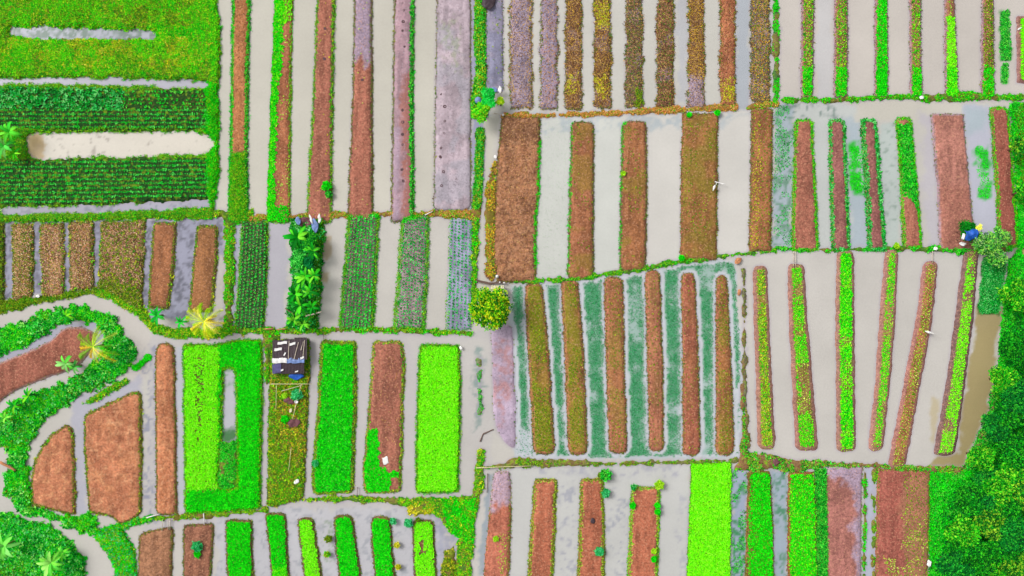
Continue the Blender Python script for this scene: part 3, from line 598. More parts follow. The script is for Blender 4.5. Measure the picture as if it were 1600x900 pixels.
thin = [
 ([(-80, 338), (60, 338), (200, 333), (345, 326), (352, 335), (345, 342), (200, 342), (60, 345), (-80, 346)], (90, 130, 30), GRV, 'grass ridge above the left hand stubble beds'),
 ([(344, 330), (395, 328), (392, 345), (368, 350), (366, 430), (362, 522), (350, 520), (352, 430), (350, 350)], (75, 125, 30), GRV, 'grass ridge dropping between the stubble block and the row crops'),
 ([(385, 334), (470, 337), (480, 331), (540, 333), (600, 331), (680, 329), (738, 326), (752, 300), (754, 335), (745, 342), (700, 340), (640, 338), (620, 336), (560, 341), (500, 340), (450, 341), (388, 347)], (150, 115, 45), (('tuft', 'orange', 26), ('tuft', 'grass', 14)), 'straw and grass ridge under the long top beds'),
 ([(738, 330), (748, 335), (746, 440), (738, 505), (736, 430)], (60, 120, 35), GRV, 'grass edge between row crops and the middle canal'),
 ([(758, 298), (774, 250), (776, 430), (768, 440), (758, 430), (760, 380)], (130, 115, 45), (('weed', 'drygold', 20), ('tuft', 'grass', 10)), 'golden weeds beside the broad wrinkled soil bed'),
 ([(362, 509), (450, 513), (560, 510), (700, 514), (735, 518), (735, 523), (560, 519), (450, 521), (362, 522)], (95, 125, 35), GRV, 'grass ridge under the row crop block'),
 ([(785, 176), (850, 178), (950, 174), (1060, 167), (1152, 163), (1152, 172), (1060, 176), (950, 181), (785, 184)], (165, 120, 60), (('tuft', 'orange', 30), ('low', 'grass', 8)), 'orange straw ridge under the top middle stubble beds'),
 ([(1168, 164), (1215, 156), (1216, 166), (1168, 174)], (150, 115, 50), (('tuft', 'orange', 20), ('tuft', 'grass', 14)), 'orange straw ridge end near the thin green ridge'),
 ([(836, 433), (880, 434), (940, 426), (1000, 418), (1060, 405), (1110, 398), (1165, 393), (1212, 388), (1212, 395), (1160, 400), (1110, 406), (1060, 413), (1000, 424), (940, 433), (880, 440), (800, 443), (800, 438)], (70, 130, 45), (('tuft', 'grass', 22), ('low', 'mid', 14)), 'grass line between the pale ponds and the rice strips'),
 ([(1208, -60), (1216, -60), (1218, 150), (1212, 165), (1208, 160)], (70, 120, 60), (('tuft', 'bright', 18),), 'bright grass of the thin ridge left of the seedling beds'),
 ([(1215, 152), (1300, 153), (1360, 150), (1460, 147), (1545, 144), (1562, 148), (1600, 148), (1640, 148), (1640, 154), (1560, 157), (1490, 160), (1400, 155), (1300, 161), (1218, 160)], (80, 120, 40), (('tuft', 'bright', 16), ('tuft', 'grass', 12), ('low', 'edge', 10)), 'grass line under the top right seedling beds'),
 ([(1210, 384), (1300, 388), (1420, 384), (1500, 384), (1580, 386), (1580, 392), (1500, 397), (1420, 391), (1300, 394), (1213, 391)], (85, 130, 45), (('tuft', 'bright', 18), ('weed', 'mid', 8), ('low', 'edge', 8)), 'grass line above the fanned beds'),
 ([(800, 716), (950, 721), (1080, 719), (1160, 716), (1165, 721), (1080, 725), (950, 727), (830, 729), (745, 734), (745, 729), (790, 724)], (130, 130, 80), (('low', 'olive', 22), ('tuft', 'grass', 6)), 'low grass line under the rice strips'),
 ([(1156, 600), (1163, 600), (1170, 705), (1230, 716), (1300, 722), (1385, 725), (1460, 728), (1510, 730), (1500, 742), (1450, 738), (1370, 732), (1290, 730), (1225, 738), (1210, 733), (1165, 737), (1147, 733), (1158, 712)], (150, 115, 80), (('tuft', 'grass', 12), ('weed', 'mid', 6), ('low', 'dry', 10)), 'weedy ridge below the fanned beds'),
 ([(1160, 420), (1164, 420), (1166, 560), (1170, 700), (1164, 700), (1160, 560)], (120, 115, 90), (('low', 'edge', 10),), 'low edge between the rice strips and the fanned beds'),
 ([(236, 806), (290, 803), (406, 797), (412, 790), (420, 792), (420, 800), (408, 800), (290, 812), (240, 812)], (120, 115, 45), (('low', 'grass', 22), ('tuft', 'weeds', 8)), 'grassy path below the bright green bed'),
 ([(470, 778), (530, 776), (600, 776), (660, 778), (700, 777), (738, 775), (748, 700), (757, 702), (756, 760), (744, 800), (740, 850), (730, 960), (706, 960), (712, 870), (718, 838), (700, 830), (680, 800), (600, 785), (560, 785), (500, 783), (470, 783)], (85, 135, 45), (('weed', 'weeds', 12), ('tuft', 'grass', 14), ('low', 'edge', 10), ('weed', 'bright', 20, dict(mask=pmask([(690, 780), (745, 780), (740, 850), (700, 840)])))), 'weeds of the tangled ridge above the bottom row'),
 ([(640, 782), (680, 782), (682, 800), (650, 806), (635, 800)], (150, 150, 40), (('weed', 'yellow', 18),), 'yellow weeds above the rightmost bottom lime bed'),
 ([(697, 862), (710, 850), (714, 900), (712, 960), (688, 960), (690, 900)], (120, 130, 40), (('weed', 'olive', 22), ('weed', 'yellow', 6)), 'olive weeds near the bottom of the lower canal'),
 ([(745, 560), (752, 560), (753, 640), (748, 650)], (110, 150, 110), (('low', 'mid', 16),), 'thin weed line standing in the straight canal'),
 ([(340, 690), (372, 690), (371, 764), (340, 764)], (60, 150, 40), (('tuft', 'mid', 20), ('low', 'bright', 20)), 'grass filling the foot of the narrow ditch'),
 ([(410, 518), (440, 520), (440, 532), (425, 545), (420, 600), (415, 600), (414, 545), (410, 535)], (75, 125, 35), GRV, 'weeds left of the dark roofed shed'),
 ([(205, 576), (235, 548), (236, 560), (222, 574), (212, 578)], (60, 140, 35), (('weed', 'bright', 24),), 'small green weed islet in the stream bend'),
 ([(1350, 735), (1354, 735), (1352, 960), (1346, 960)], (90, 130, 50), (('weed', 'bright', 10), ('low', 'edge', 10)), 'dotted weed line left of the pale strip of water'),
 ([(1364, 733), (1369, 733), (1367, 960), (1361, 960)], (100, 130, 50), (('low', 'grass', 18),), 'weed line right of the pale strip of water'),
 ([(152, 530), (175, 532), (160, 530)], TURF, (), ''),
]
for pts, base, vg, lab in thin:
    if vg:
        vg = [(v[0], v[1], v[2], dict(dict(v[3]) if len(v) > 3 else {}, dmin=0)) for v in vg]
        vg = [('low', v[1], v[2] * 1.5, dict(v[3], size=1.15)) if v[0] == 'tuft' else v for v in vg]
        for v in vg: v[3].setdefault('mask', nmask(1.4, .3, .52, 31))
        bank(pts, base=base, veg_=vg, glabel=lab, H=.25, paints=[('noise', (150, 110, 70), 1.8, .45, .6, .6)])
# stream islands lower left
bank([(-40, 520), (0, 517), (55, 496), (115, 479), (150, 485), (180, 500), (203, 530), (209, 553), (196, 580), (160, 602), (128, 616), (90, 640), (60, 668), (42, 706), (46, 745), (48, 790), (95, 806), (125, 812), (140, 800), (152, 812), (150, 828), (128, 834), (95, 812), (40, 803), (10, 772), (7, 745), (20, 730), (8, 700), (-40, 690), (-40, 665), (5, 645), (30, 625), (75, 608), (122, 592), (158, 560), (164, 530), (152, 504), (115, 498), (95, 502), (70, 525), (0, 556), (-40, 570)],
     base=(70, 135, 35), H=.3, warp=.8, veg_=[('weed', 'mid', 18), ('weed', 'bright', 10), ('bush', 'leafy', 7, dict(mask=nmask(2.5, .35, .55))), ('weed', 'vivid', 16, dict(mask=nmask(3.2, .45, .6, 41))), ('tuft', 'vivid', 22, dict(mask=pmask([(42, 700), (60, 668), (95, 636), (130, 612), (165, 598), (205, 565), (215, 575), (150, 622), (62, 705), (52, 760), (130, 800), (120, 815), (40, 790)], .5))), ('bush', 'dark', 3, dict(mask=pmask([(0, 620), (140, 590), (200, 520), (215, 560), (60, 690), (0, 700)], .8))), ('tuft', 'grass', 18, dict(mask=pmask([(40, 700), (60, 670), (130, 615), (200, 585), (60, 720), (60, 795), (40, 795)], .6))), ('weed', 'olive', 8, dict(mask=nmask(4, .5, .65)))], glabel='dense leafy weeds on the bank along the curving stream')
bank([(128, 630), (160, 614), (200, 590), (205, 596), (170, 614), (140, 630)], base=(70, 130, 35), veg_=GRV, glabel='thin grass tongue in the stream above the large orange plot')
bank([(-40, 800), (0, 805), (58, 812), (85, 826), (112, 848), (134, 872), (138, 960), (-40, 960)], base=(65, 130, 35), r=8, H=.35, warp=.8, veg_=[('weed', 'mid', 18), ('weed', 'bright', 12), ('bush', 'leafy', 6, dict(mask=nmask(2.5, .35, .55))), ('weed', 'vivid', 16, dict(mask=nmask(3.2, .42, .58, 42))), ('bush', 'dark', 3), ('weed', 'olive', 24, dict(mask=pmask([(-40, 880), (40, 878), (60, 960), (-40, 960)])))], glabel='dense leafy weeds in the bottom left corner')
bank([(150, 830), (170, 822), (185, 818), (240, 806), (238, 812), (190, 826), (205, 850), (213, 880), (214, 960), (184, 960), (180, 885), (168, 862), (152, 845)], base=(60, 115, 40), H=.3, veg_=[('weed', 'bright', 18), ('tuft', 'weeds', 16), ('weed', 'teal', 8)], glabel='weeds beside the stream mouth near the bottom left')
bank([(165, 448), (190, 460), (225, 480), (232, 500), (250, 512), (350, 516), (362, 512), (362, 524), (330, 528), (250, 524), (232, 510), (215, 492), (170, 466), (150, 460)], base=(85, 115, 35), veg_=[('weed', 'weeds', 18), ('tuft', 'grass', 18)], glabel='weeds round the small banana clump and the yellow palm')
bank([(-40, 478), (-10, 470), (20, 470), (60, 464), (100, 460), (108, 455), (158, 452), (160, 458), (100, 466), (60, 472), (20, 486), (-10, 494), (-40, 500)], base=(90, 110, 40), veg_=[('weed', 'olive', 24), ('tuft', 'grass', 10)], glabel='weeds at the foot of the left hand stubble beds')
bank([(455, 342), (505, 340), (506, 360), (501, 430), (495, 514), (449, 514), (458, 430)], base=(50, 90, 30), H=.4, veg_=[('weed', 'forest', 20), ('tuft', 'grass', 20, dict(mask=pmask([(485, 340), (510, 340), (510, 520), (480, 520)]))), ('bush', 'dark', 4)], glabel='undergrowth of the banana strip')
# right hand banks
bank([(1578, 160), (1640, 160), (1640, 960), (1452, 960), (1453, 738), (1500, 736), (1520, 700), (1545, 640), (1562, 570), (1566, 490), (1578, 410), (1590, 390), (1588, 300)], base=(45, 110, 25), r=6, H=.6, soft=.8,
     holes=[[(1594, 388), (1612, 380), (1615, 410), (1596, 400)]],
     paints=[([(1500, 730), (1520, 690), (1548, 600), (1556, 560), (1562, 610), (1545, 690), (1520, 730), (1480, 748), (1470, 738)], (140, 90, 75), .5, .9)],
     veg_=[('weed', 'mid', 10), ('weed', 'bright', 20, dict(mask=lambda x, y: .9 - .75 * pmask([(1500, 730), (1520, 690), (1548, 600), (1556, 560), (1562, 610), (1545, 690), (1520, 730), (1480, 748)], .3)(x, y))), ('tuft', 'mid', 14), ('bush', 'forest', 12, dict(mask=pmask([(1475, 790), (1540, 720), (1570, 600), (1580, 440), (1700, 440), (1700, 960), (1475, 960)], 1.0))), ('weed', 'olive', 24, dict(mask=pmask([(1588, 150), (1640, 150), (1640, 320), (1592, 320)])))], glabel='bright grass of the right hand bank below the trees')

# ================================================================== WATER
def water():
    cell = .3; xs = np.arange(-91, 91.01, cell); ys = np.arange(-55.6, 55.7, cell)
    x, y = np.meshgrid(xs, ys); near = np.full(x.shape, 9.0)
    for sh in ALLBEDS:
        i0, i1 = np.searchsorted(xs, (sh.lo[0] - .8, sh.hi[0] + .8)); j0, j1 = np.searchsorted(ys, (sh.lo[1] - .8, sh.hi[1] + .8))
        s = (slice(j0, j1), slice(i0, i1))
        if x[s].size: near[s] = np.minimum(near[s], -sh.sd(x[s], y[s]))
    W_ = (204, 199, 191); LV = (184, 180, 196); MOT = (125, 125, 145)
    P = [
     ([(340, -60), (740, -60), (740, 335), (340, 335)], (206, 201, 188), .3, 1),
     ([(0, 30), (250, 30), (250, 70), (0, 70)], (176, 178, 190), .3, 1), ([(0, 30), (250, 30), (250, 70), (0, 70)], (90, 120, 95), .3, .8, .9, .44, .58),
     ([(-80, 115), (335, 115), (335, 142), (-80, 142)], (186, 184, 196), .3, 1),
     ([(35, 200), (340, 200), (340, 252), (35, 252)], (226, 218, 204), .3, 1), ([(35, 200), (64, 205), (74, 225), (66, 252), (35, 252)], (200, 170, 120), .3, .9), ([(60, 205), (335, 205), (335, 250), (60, 250)], (150, 140, 130), .3, .6, .5, .66, .74),
     ([(-80, 305), (335, 305), (335, 340), (-80, 340)], (178, 176, 190), .3, 1), ([(-80, 305), (335, 305), (335, 340), (-80, 340)], (110, 120, 130), .3, .5, .8, .55, .65),
     ([(735, -60), (762, -60), (762, 190), (760, 300), (735, 330)], (165, 165, 190), .4, 1), ([(758, 185), (776, 185), (772, 300), (764, 450), (750, 450), (756, 300)], (208, 203, 190), .3, 1),
     ([(786, -60), (1205, -60), (1205, 172), (786, 176)], (207, 204, 195), .2, 1), ([(1148, -60), (1174, -60), (1174, 178), (1148, 178)], (178, 184, 192), .3, .9), ([(1058, -60), (1075, -60), (1075, 160), (1058, 160)], (185, 186, 196), .3, .6),
     ([(838, 178), (1176, 170), (1176, 402), (838, 440)], (215, 211, 204), .3, 1), ([(838, 178), (970, 178), (970, 440), (838, 440)], (212, 214, 207), .3, .8), ([(838, 178), (1170, 178), (1110, 200), (838, 205)], (180, 190, 195), .4, .8, 1.2, .4, .6),
     ([(1217, -60), (1640, -60), (1640, 150), (1217, 152)], (206, 198, 190), .2, 1), ([(1276, -60), (1300, -60), (1300, 155), (1276, 155)], (200, 200, 204), .2, .6),
     ([(1208, 160), (1245, 160), (1240, 395), (1208, 395)], (172, 184, 192), .5, 1), ([(1208, 160), (1245, 160), (1240, 395), (1208, 395)], (80, 140, 95), .5, .7, 1.2, .48, .62),
     ([(1240, 160), (1340, 160), (1360, 395), (1240, 395)], (198, 203, 200), .3, .8), ([(1230, 160), (1310, 160), (1310, 188), (1230, 188)], (90, 120, 110), .6, .7, 1, .45, .6),
     ([(1320, 190), (1350, 190), (1362, 390), (1326, 390)], (172, 186, 196), .8, .8), ([(1326, 228), (1344, 228), (1350, 305), (1330, 305)], (45, 185, 50), .5, .95),
     ([(1372, 190), (1400, 190), (1410, 390), (1380, 390)], (190, 200, 195), .3, .9), ([(1372, 190), (1400, 190), (1410, 390), (1380, 390)], (110, 140, 120), .3, .5, .7, .58, .7),
     ([(1338, 158), (1545, 155), (1545, 185), (1338, 190)], (208, 203, 190), .3, .8),
     ([(1440, 180), (1458, 180), (1468, 390), (1450, 390)], (196, 190, 200), .6, .7), ([(1506, 165), (1550, 165), (1560, 390), (1520, 390)], (192, 192, 205), .3, 1), ([(1510, 170), (1540, 170), (1540, 205), (1512, 205)], (165, 185, 188), 1.2, .6), ([(1524, 228), (1542, 228), (1546, 275), (1530, 275)], (45, 185, 60), .5, .95), ([(1532, 285), (1548, 285), (1550, 308), (1534, 308)], (60, 185, 70), .4, .9),
     ([(1575, 150), (1600, 150), (1600, 400), (1585, 400)], (130, 150, 90), .4, .8),
     ([(1563, 18), (1577, 14), (1580, 95), (1562, 95)], (20, 150, 30), .2, .95), ([(1564, 98), (1577, 98), (1575, 132), (1563, 132)], (30, 170, 40), .2, .95),
     ([(0, 340), (352, 340), (356, 490), (230, 500), (150, 450), (0, 470), (-60, 480), (-60, 340)], (160, 160, 178), .3, 1), ([(-60, 340), (352, 340), (356, 500), (230, 500), (150, 450), (-60, 475)], (95, 95, 105), .3, .75, .8, .45, .6), ([(332, 400), (352, 400), (352, 490), (334, 490)], (208, 200, 190), .4, .8),
     ([(-60, 500), (100, 462), (150, 460), (215, 490), (240, 530), (225, 600), (190, 600), (208, 545), (180, 500), (110, 480), (-60, 520)], (204, 197, 190), .3, 1),
     ([(-60, 520), (170, 495), (160, 560), (-60, 600)], (170, 170, 190), .4, .8), ([(366, 340), (378, 340), (368, 520), (358, 520)], (165, 170, 190), .2, .9),
     ([(414, 340), (452, 340), (446, 518), (410, 518)], (188, 184, 192), .3, 1), ([(505, 365), (518, 370), (516, 400), (505, 402)], (175, 155, 120), .3, .8), ([(498, 425), (512, 428), (508, 440), (498, 440)], (175, 155, 120), .3, .8),
     ([(234, 520), (770, 518), (770, 790), (405, 800), (225, 840)], (198, 193, 192), .3, .85), ([(222, 540), (244, 540), (244, 815), (222, 815)], (135, 140, 165), .4, .7, 1.0, .48, .6), ([(275, 540), (290, 540), (290, 800), (275, 800)], (190, 195, 205), .3, .7),
     ([(115, 620), (222, 590), (225, 615), (130, 650), (135, 810), (115, 800)], (178, 178, 196), .4, .7), ([(345, 545), (372, 545), (372, 700), (345, 700)], (190, 192, 200), .3, .8), ([(345, 545), (372, 545), (372, 600), (345, 600)], (70, 150, 60), .3, .7, .7, .45, .6),
     ([(340, 670), (372, 670), (372, 770), (340, 770)], (50, 120, 50), .5, .9),
     ([(640, 530), (770, 530), (770, 790), (720, 790)], (204, 199, 193), .4, .7), ([(742, 540), (756, 540), (756, 670), (742, 670)], (130, 155, 150), .4, .8, .8, .35, .55),
     ([(340, 795), (700, 795), (700, 960), (340, 960)], (198, 196, 200), .4, 1), ([(340, 795), (720, 795), (720, 960), (340, 960)], (120, 130, 140), .4, 0.37, .7, .55, .66), ([(500, 810), (522, 810), (526, 880), (505, 880)], (100, 140, 60), .4, .6, .8, .48, .6),
     ([(680, 800), (720, 820), (700, 960), (680, 960)], (160, 162, 185), .4, 0.56, 1, .35, .55),
     ([(730, 780), (765, 740), (765, 960), (735, 960)], (208, 203, 196), .3, 1), ([(762, 740), (772, 740), (756, 900), (748, 900)], (150, 165, 175), .3, .8),
     ([(795, 730), (1080, 725), (1075, 960), (795, 960)], (204, 203, 199), .3, 1), ([(870, 760), (905, 745), (905, 960), (870, 960)], (125, 130, 160), .5, 0.43, .9, .55, .68), ([(948, 770), (985, 770), (978, 960), (948, 960)], (120, 128, 158), .6, 0.46, .9, .5, .66), ([(840, 728), (1060, 728), (1060, 745), (840, 745)], (165, 165, 180), .4, .6, 1.1, .45, .6), ([(1058, 770), (1078, 770), (1070, 960), (1055, 960)], (150, 152, 175), .4, 0.43, .8, .45, .6),
     ([(1143, 735), (1168, 735), (1165, 960), (1140, 960)], (165, 175, 195), .3, 1), ([(1143, 720), (1168, 720), (1165, 960), (1140, 960)], (30, 140, 60), .3, .85, 1.1, .48, .6),
     ([(1203, 735), (1232, 735), (1232, 960), (1208, 960)], (165, 178, 190), .3, 1), ([(1203, 735), (1232, 735), (1232, 830), (1208, 830)], (50, 135, 80), .4, .8, .9, .4, .55), ([(1208, 860), (1232, 860), (1232, 960), (1208, 960)], (60, 140, 80), .4, .7, .9, .48, .6),
     ([(1350, 730), (1368, 730), (1366, 960), (1346, 960)], (185, 190, 205), .2, 1),
     ([(1155, 395), (1530, 395), (1500, 730), (1165, 725)], (205, 200, 193), .3, 1), ([(1527, 480), (1570, 480), (1545, 650), (1505, 735), (1450, 732), (1462, 712), (1497, 705), (1508, 600)], (172, 156, 112), .4, 1), ([(1455, 620), (1470, 620), (1462, 700), (1452, 690)], (195, 180, 145), .3, .8),
     ([(1536, 402), (1568, 398), (1572, 410), (1560, 490), (1529, 489)], (20, 110, 30), .2, .97),
     ([(1590, 385), (1615, 380), (1615, 412), (1592, 405)], (205, 180, 110), .2, 1),
     # flooded rice: pale water among the strips and along the beds
     ([(797, 445), (835, 441), (1060, 408), (1110, 404), (1148, 406), (1160, 560), (1166, 700), (1160, 716), (808, 718), (802, 700)], (192, 200, 204), .2, 1),
    ]
    d = near; col = paint(x, y, d, W_, P)
    # mottled green water colour between the rice beds, kept back from their edges
    q = sdf(x, y, poly_w([(802, 448), (835, 446), (1060, 413), (1108, 408), (1146, 410), (1158, 560), (1163, 700), (1156, 712), (830, 716), (828, 672), (806, 668)]))
    nb = d - .55 + (fbm(x, y, 1.0, 3) - .5) * .7; w = sst(-.1, .5, nb) * sst(0, .5, q) * (.45 + .55 * sst(.3, .55, fbm(x, y, 2.2, 17)))
    w = w * (.75 + .5 * vn(x, y, .5, 91)).clip(0, 1); col += (C((70, 165, 115)) - col) * (w * .8)[..., None]
    # shallow mud showing along every shore
    w = .5 * (1 - sst(.02, .4, d)); col += (C((178, 166, 180)) - col) * w[..., None]
    w = .7 * sst(.12, .3, d) * (1 - sst(.45, .7, d)) * sst(0, .3, sdf(x, y, poly_w([(800, 446), (1060, 412), (1148, 406), (1162, 560), (1166, 714), (806, 718)]))); col += (C((212, 212, 218)) - col) * w[..., None]
    col *= 1.035
    n = x.shape; idx = np.arange(x.size).reshape(n)
    F = np.stack([idx[:-1, :-1], idx[:-1, 1:], idx[1:, 1:], idx[1:, :-1]], -1).reshape(-1, 4)
    V = np.stack([x.ravel(), y.ravel(), np.zeros(x.size)], -1)
    o = new_mesh('water', V, F, M['water'], None, col.reshape(-1, 3).clip(0, .9), True); o['kind'] = 'structure'
    return near, xs, ys
NEAR, WX, WY = water()
def nearest(x, y):
    i = np.clip(((x - WX[0]) / .3).astype(int), 0, len(WX) - 1); j = np.clip(((y - WY[0]) / .3).astype(int), 0, len(WY) - 1)
    return NEAR[j, i]
# rice seedlings standing in the water
def aquatic(pts, kind, pal, dens, name, label, gap=.5, mask=None, size=1.0):
    sh = Shape(pts, 6, 0, .2); n, L, Wd, el = KIND[kind]
    P = scatter(sh, dens, dmin=0, mask=mask); P = P[nearest(P[:, 0], P[:, 1]) > gap]; P[:, 2] = 0
    b = Batch(); b.add(leaves(P, n, L * size, Wd * size, el, pal, seed=3)); o = b.build(name)
    return tag(o, label, kind='stuff')
aquatic([(800, 448), (835, 446), (1060, 413), (1108, 408), (1146, 410), (1158, 560), (1163, 700), (1156, 712), (830, 716), (828, 672), (806, 668)], 'rice', 'rice', 40, 'rice_seedlings', 'teal green rice seedlings flooding the strips between brown beds', .6, nmask(2.2, .15, .5, 17), .8)
aquatic([(1536, 402), (1568, 398), (1572, 410), (1560, 490), (1529, 489)], 'tuft', 'dark', 40, 'rice_patch', 'dark green rice nursery patch below the blue tarpaulin hut', .1)
aquatic([(1563, 18), (1577, 14), (1580, 95), (1562, 95)], 'low', 'mid', 40, 'floating_weed', 'long floating mat of green water weed in the top right pond', .1)
aquatic([(1564, 98), (1577, 98), (1575, 132), (1563, 132)], 'low', 'mid', 40, 'floating_weed', 'short floating mat of green water weed in the top right pond', .1)
aquatic([(1326, 228), (1344, 228), (1350, 305), (1330, 305)], 'low', 'bright', 24, 'floating_weed', 'bright floating weed between the second and third red beds', .1, nmask(1.2, .3, .5))
aquatic([(1524, 228), (1542, 228), (1548, 310), (1530, 310)], 'low', 'bright', 18, 'floating_weed', 'bright floating weed left of the dark red bed', .1, nmask(1.2, .35, .5))
aquatic([(1208, 165), (1240, 165), (1238, 388), (1208, 388)], 'low', 'dark', 14, 'water_weed', 'dark mottled water weed at the left edge of the red block', .1, nmask(1.2, .4, .6))
aquatic([(1143, 730), (1168, 735), (1165, 905), (1140, 905)], 'low', 'mid', 22, 'water_weed', 'green water weed between the lime bed and the speckled bed', .1, nmask(1.1, .45, .6))
aquatic([(838, 185), (895, 185), (890, 435), (838, 435)], 'rice', [(190, 205, 180), (170, 200, 160)], 6, 'sparse_seedlings', 'faint pale seedlings in the leftmost pale pond', .3, None, .5)
aquatic([(808, 672), (832, 672), (832, 716), (806, 716)], 'rice', 'rice', 7, 'sparse_seedlings', 'scattered rice seedlings at the lower left of the rice block', .2, None, .8)

# ================================================================== ROW CROP PLANTS as things of their own
def plant_proto(pal, size, seed):
    r = leaves(np.zeros((1, 3)), 8, .36 * size, .17 * size, (15, 60), pal, seed=seed, jit=0)
    r2 = leaves(np.array([[0, 0, .08]]), 5, .2 * size, .12 * size, (45, 75), pal, seed=seed + 1, jit=0)
    return np.concatenate([r[0], r2[0]]), np.concatenate([r[1], r2[1]])
PROTO = []
for k in range(8):
    V, K = plant_proto([GR['rowlight'][k % 4], GR['mid'][k % 5], GR['dark'][(k + 2) % 5], (120, 225, 110)], .78, 50 + k)
    PROTO.append((V, K))
def make_protos():
    out = []
    for V, K in PROTO:
        o = new_mesh('crop_plant', V, np.arange(len(V), dtype=np.int32).reshape(-1, 4), M['leaf'], None, K.clip(0, .95)); out.append(o.data); bpy.data.objects.remove(o)
    return out
PM = make_protos()
LEFT = Batch(); count = 0
for bi, ((root, sh), rr, nc, pitch, u0, u1, pal) in enumerate(ROWBEDS):
    P = rowpts(sh, rr, nc, pitch, u0, u1, jx=.025)
    lab = ('dark green leafy crop plant in the rows left of the banana strip' if bi == 0 else 'leafy crop plant in the rows directly right of the banana strip pond')
    grp = ('crop plants left of the banana strip' if bi == 0 else 'crop plants right of the banana strip')
    for p in P:
        if count >= 300:
            LEFT.add(leaves(p[None], 8, .29, .14, (15, 60), 'rowlight', seed=count)); count += 1; continue
        o = bpy.data.objects.new('crop_plant', PM[count % len(PM)]); COLL.objects.link(o)
        o.location = p; o.rotation_euler = (0, 0, random.uniform(0, 6.28)); s = random.uniform(.85, 1.15); o.scale = (s, s, s)
        tag(o, lab, 'crop plant', grp); count += 1
# remaining rows: the two plots in the top left field
def field_rows(y0, y1, n, pitch, xs, pal, size, dens=1.0, slope=0.0):
    for k in range(n):
        y = y0 + (y1 - y0) * k / (n - 1); X = np.arange(xs[0] + (k % 2) * 3, xs[1], pitch * 10)
        p = np.array([Wp(a, y + slope * a) for a in X]) + rng.normal(0, .035, (len(X), 2))
        d = field.sd(p[:, 0], p[:, 1]); k_ = (d > .3) & (rng.random(len(p)) < dens); p = p[k_]; d = d[k_]
        q = np.concatenate([p, field.z(p[:, 0], p[:, 1], d)[:, None]], 1)
        LEFT.add(leaves(q, 7, .36 * size, .16 * size, (15, 60), pal, seed=k * 7 + int(y0)))
field_rows(139, 168, 7, .45, (-20, 195), 'dark', 1.15, .95, .012)
field_rows(141, 165, 5, .5, (195, 326), 'mid', .85, .65, .012)
field_rows(173, 199, 5, .38, (-20, 326), 'rowlight', .68, .97)
field_rows(255, 316, 10, .38, (-20, 326), 'rowlight', .7, .96, -.01)
o = LEFT.build('row_crops'); tag(o, 'rows of leafy crops in the top left field plots', kind='stuff')

# ================================================================== TREES AND PLANTS
def tube(path, rad, seg=7):
    V = []; F = []; n = len(path)
    for i, (p, r) in enumerate(zip(path, rad)):
        p = np.array(p, float); a = np.array(path[min(i + 1, n - 1)], float) - np.array(path[max(i - 1, 0)], float); a /= np.linalg.norm(a) + 1e-9
        u = np.cross(a, (0, 1, .01) if abs(a[1]) < .9 else (1, 0, 0)); u /= np.linalg.norm(u); v = np.cross(a, u)
        for k in range(seg):
            t = 2 * math.pi * k / seg; V.append(p + r * (math.cos(t) * u + math.sin(t) * v))
    for i in range(n - 1):
        for k in range(seg):
            F.append((i * seg + k, i * seg + (k + 1) % seg, (i + 1) * seg + (k + 1) % seg, (i + 1) * seg + k))
    c0 = len(V); V.append(path[0]); V.append(path[-1])
    for k in range(seg):
        F.append((c0, (k + 1) % seg, k, k)); F.append((c0 + 1, (n - 1) * seg + k, (n - 1) * seg + (k + 1) % seg, (n - 1) * seg + (k + 1) % seg))
    return V, F
def pymesh(name, V, F, mat, parent=None, smooth=False, loc=None):
    me = bpy.data.meshes.new(name)
    F = [tuple(dict.fromkeys(f)) for f in F]
    me.from_pydata([tuple(map(float, v)) for v in V], [], F); me.update(); me.materials.append(M[mat] if isinstance(mat, str) else mat)
    if smooth: me.polygons.foreach_set('use_smooth', [True] * len(F))
    o = bpy.data.objects.new(name, me); COLL.objects.link(o)
    if parent: o.parent = parent
    if loc is not None: o.location = loc
    return o
def merge(parts):
    V = []; F = []
    for v, f in parts:
        k = len(V); V += [tuple(p) for p in v]; F += [tuple(i + k for i in g) for g in f]
    return V, F
def banana_leaf(L, Wd, az, rise, droop, seed):
    r = random.Random(seed); n = 9; V = []; c = []; F = []
    ca, sa = math.cos(az), math.sin(az); cx, cz = 0, 0; ang = rise
    base = GRP[r.randrange(len(GRP))]; shade = r.uniform(.6, 1.15)
    for i in range(n):
        t = i / (n - 1)
        w = Wd * .5 * (math.sin(math.pi * min(t * .93 + .07, 1)) ** .55) * r.uniform(.82, 1.1) if 0 < i < n - 1 else .03
        if i == 0: w = .04
        up = .22 * w
        for sgn, ww in ((-1, w), (0, 0), (1, w)):
            V.append((cx * ca - sgn * ww * sa, cx * sa + sgn * ww * ca, cz + (up if sgn else 0) - (0 if sgn else 0)))
            k = 1.25 if sgn == 0 else r.uniform(.82, 1.1); c.append(np.array(C(base, LK * .88)) * k * shade)
        cx += L / n * math.cos(ang); cz += L / n * math.sin(ang); ang -= droop / n * (1 + t)
    for i in range(n - 1):
        a = i * 3; F += [(a, a + 1, a + 4, a + 3), (a + 1, a + 2, a + 5, a + 4)]
    return np.array(V), np.array(F), np.array(c)
GRP = [(75, 215, 25), (40, 190, 25), (130, 230, 40), (25, 160, 30), (15, 140, 40)]
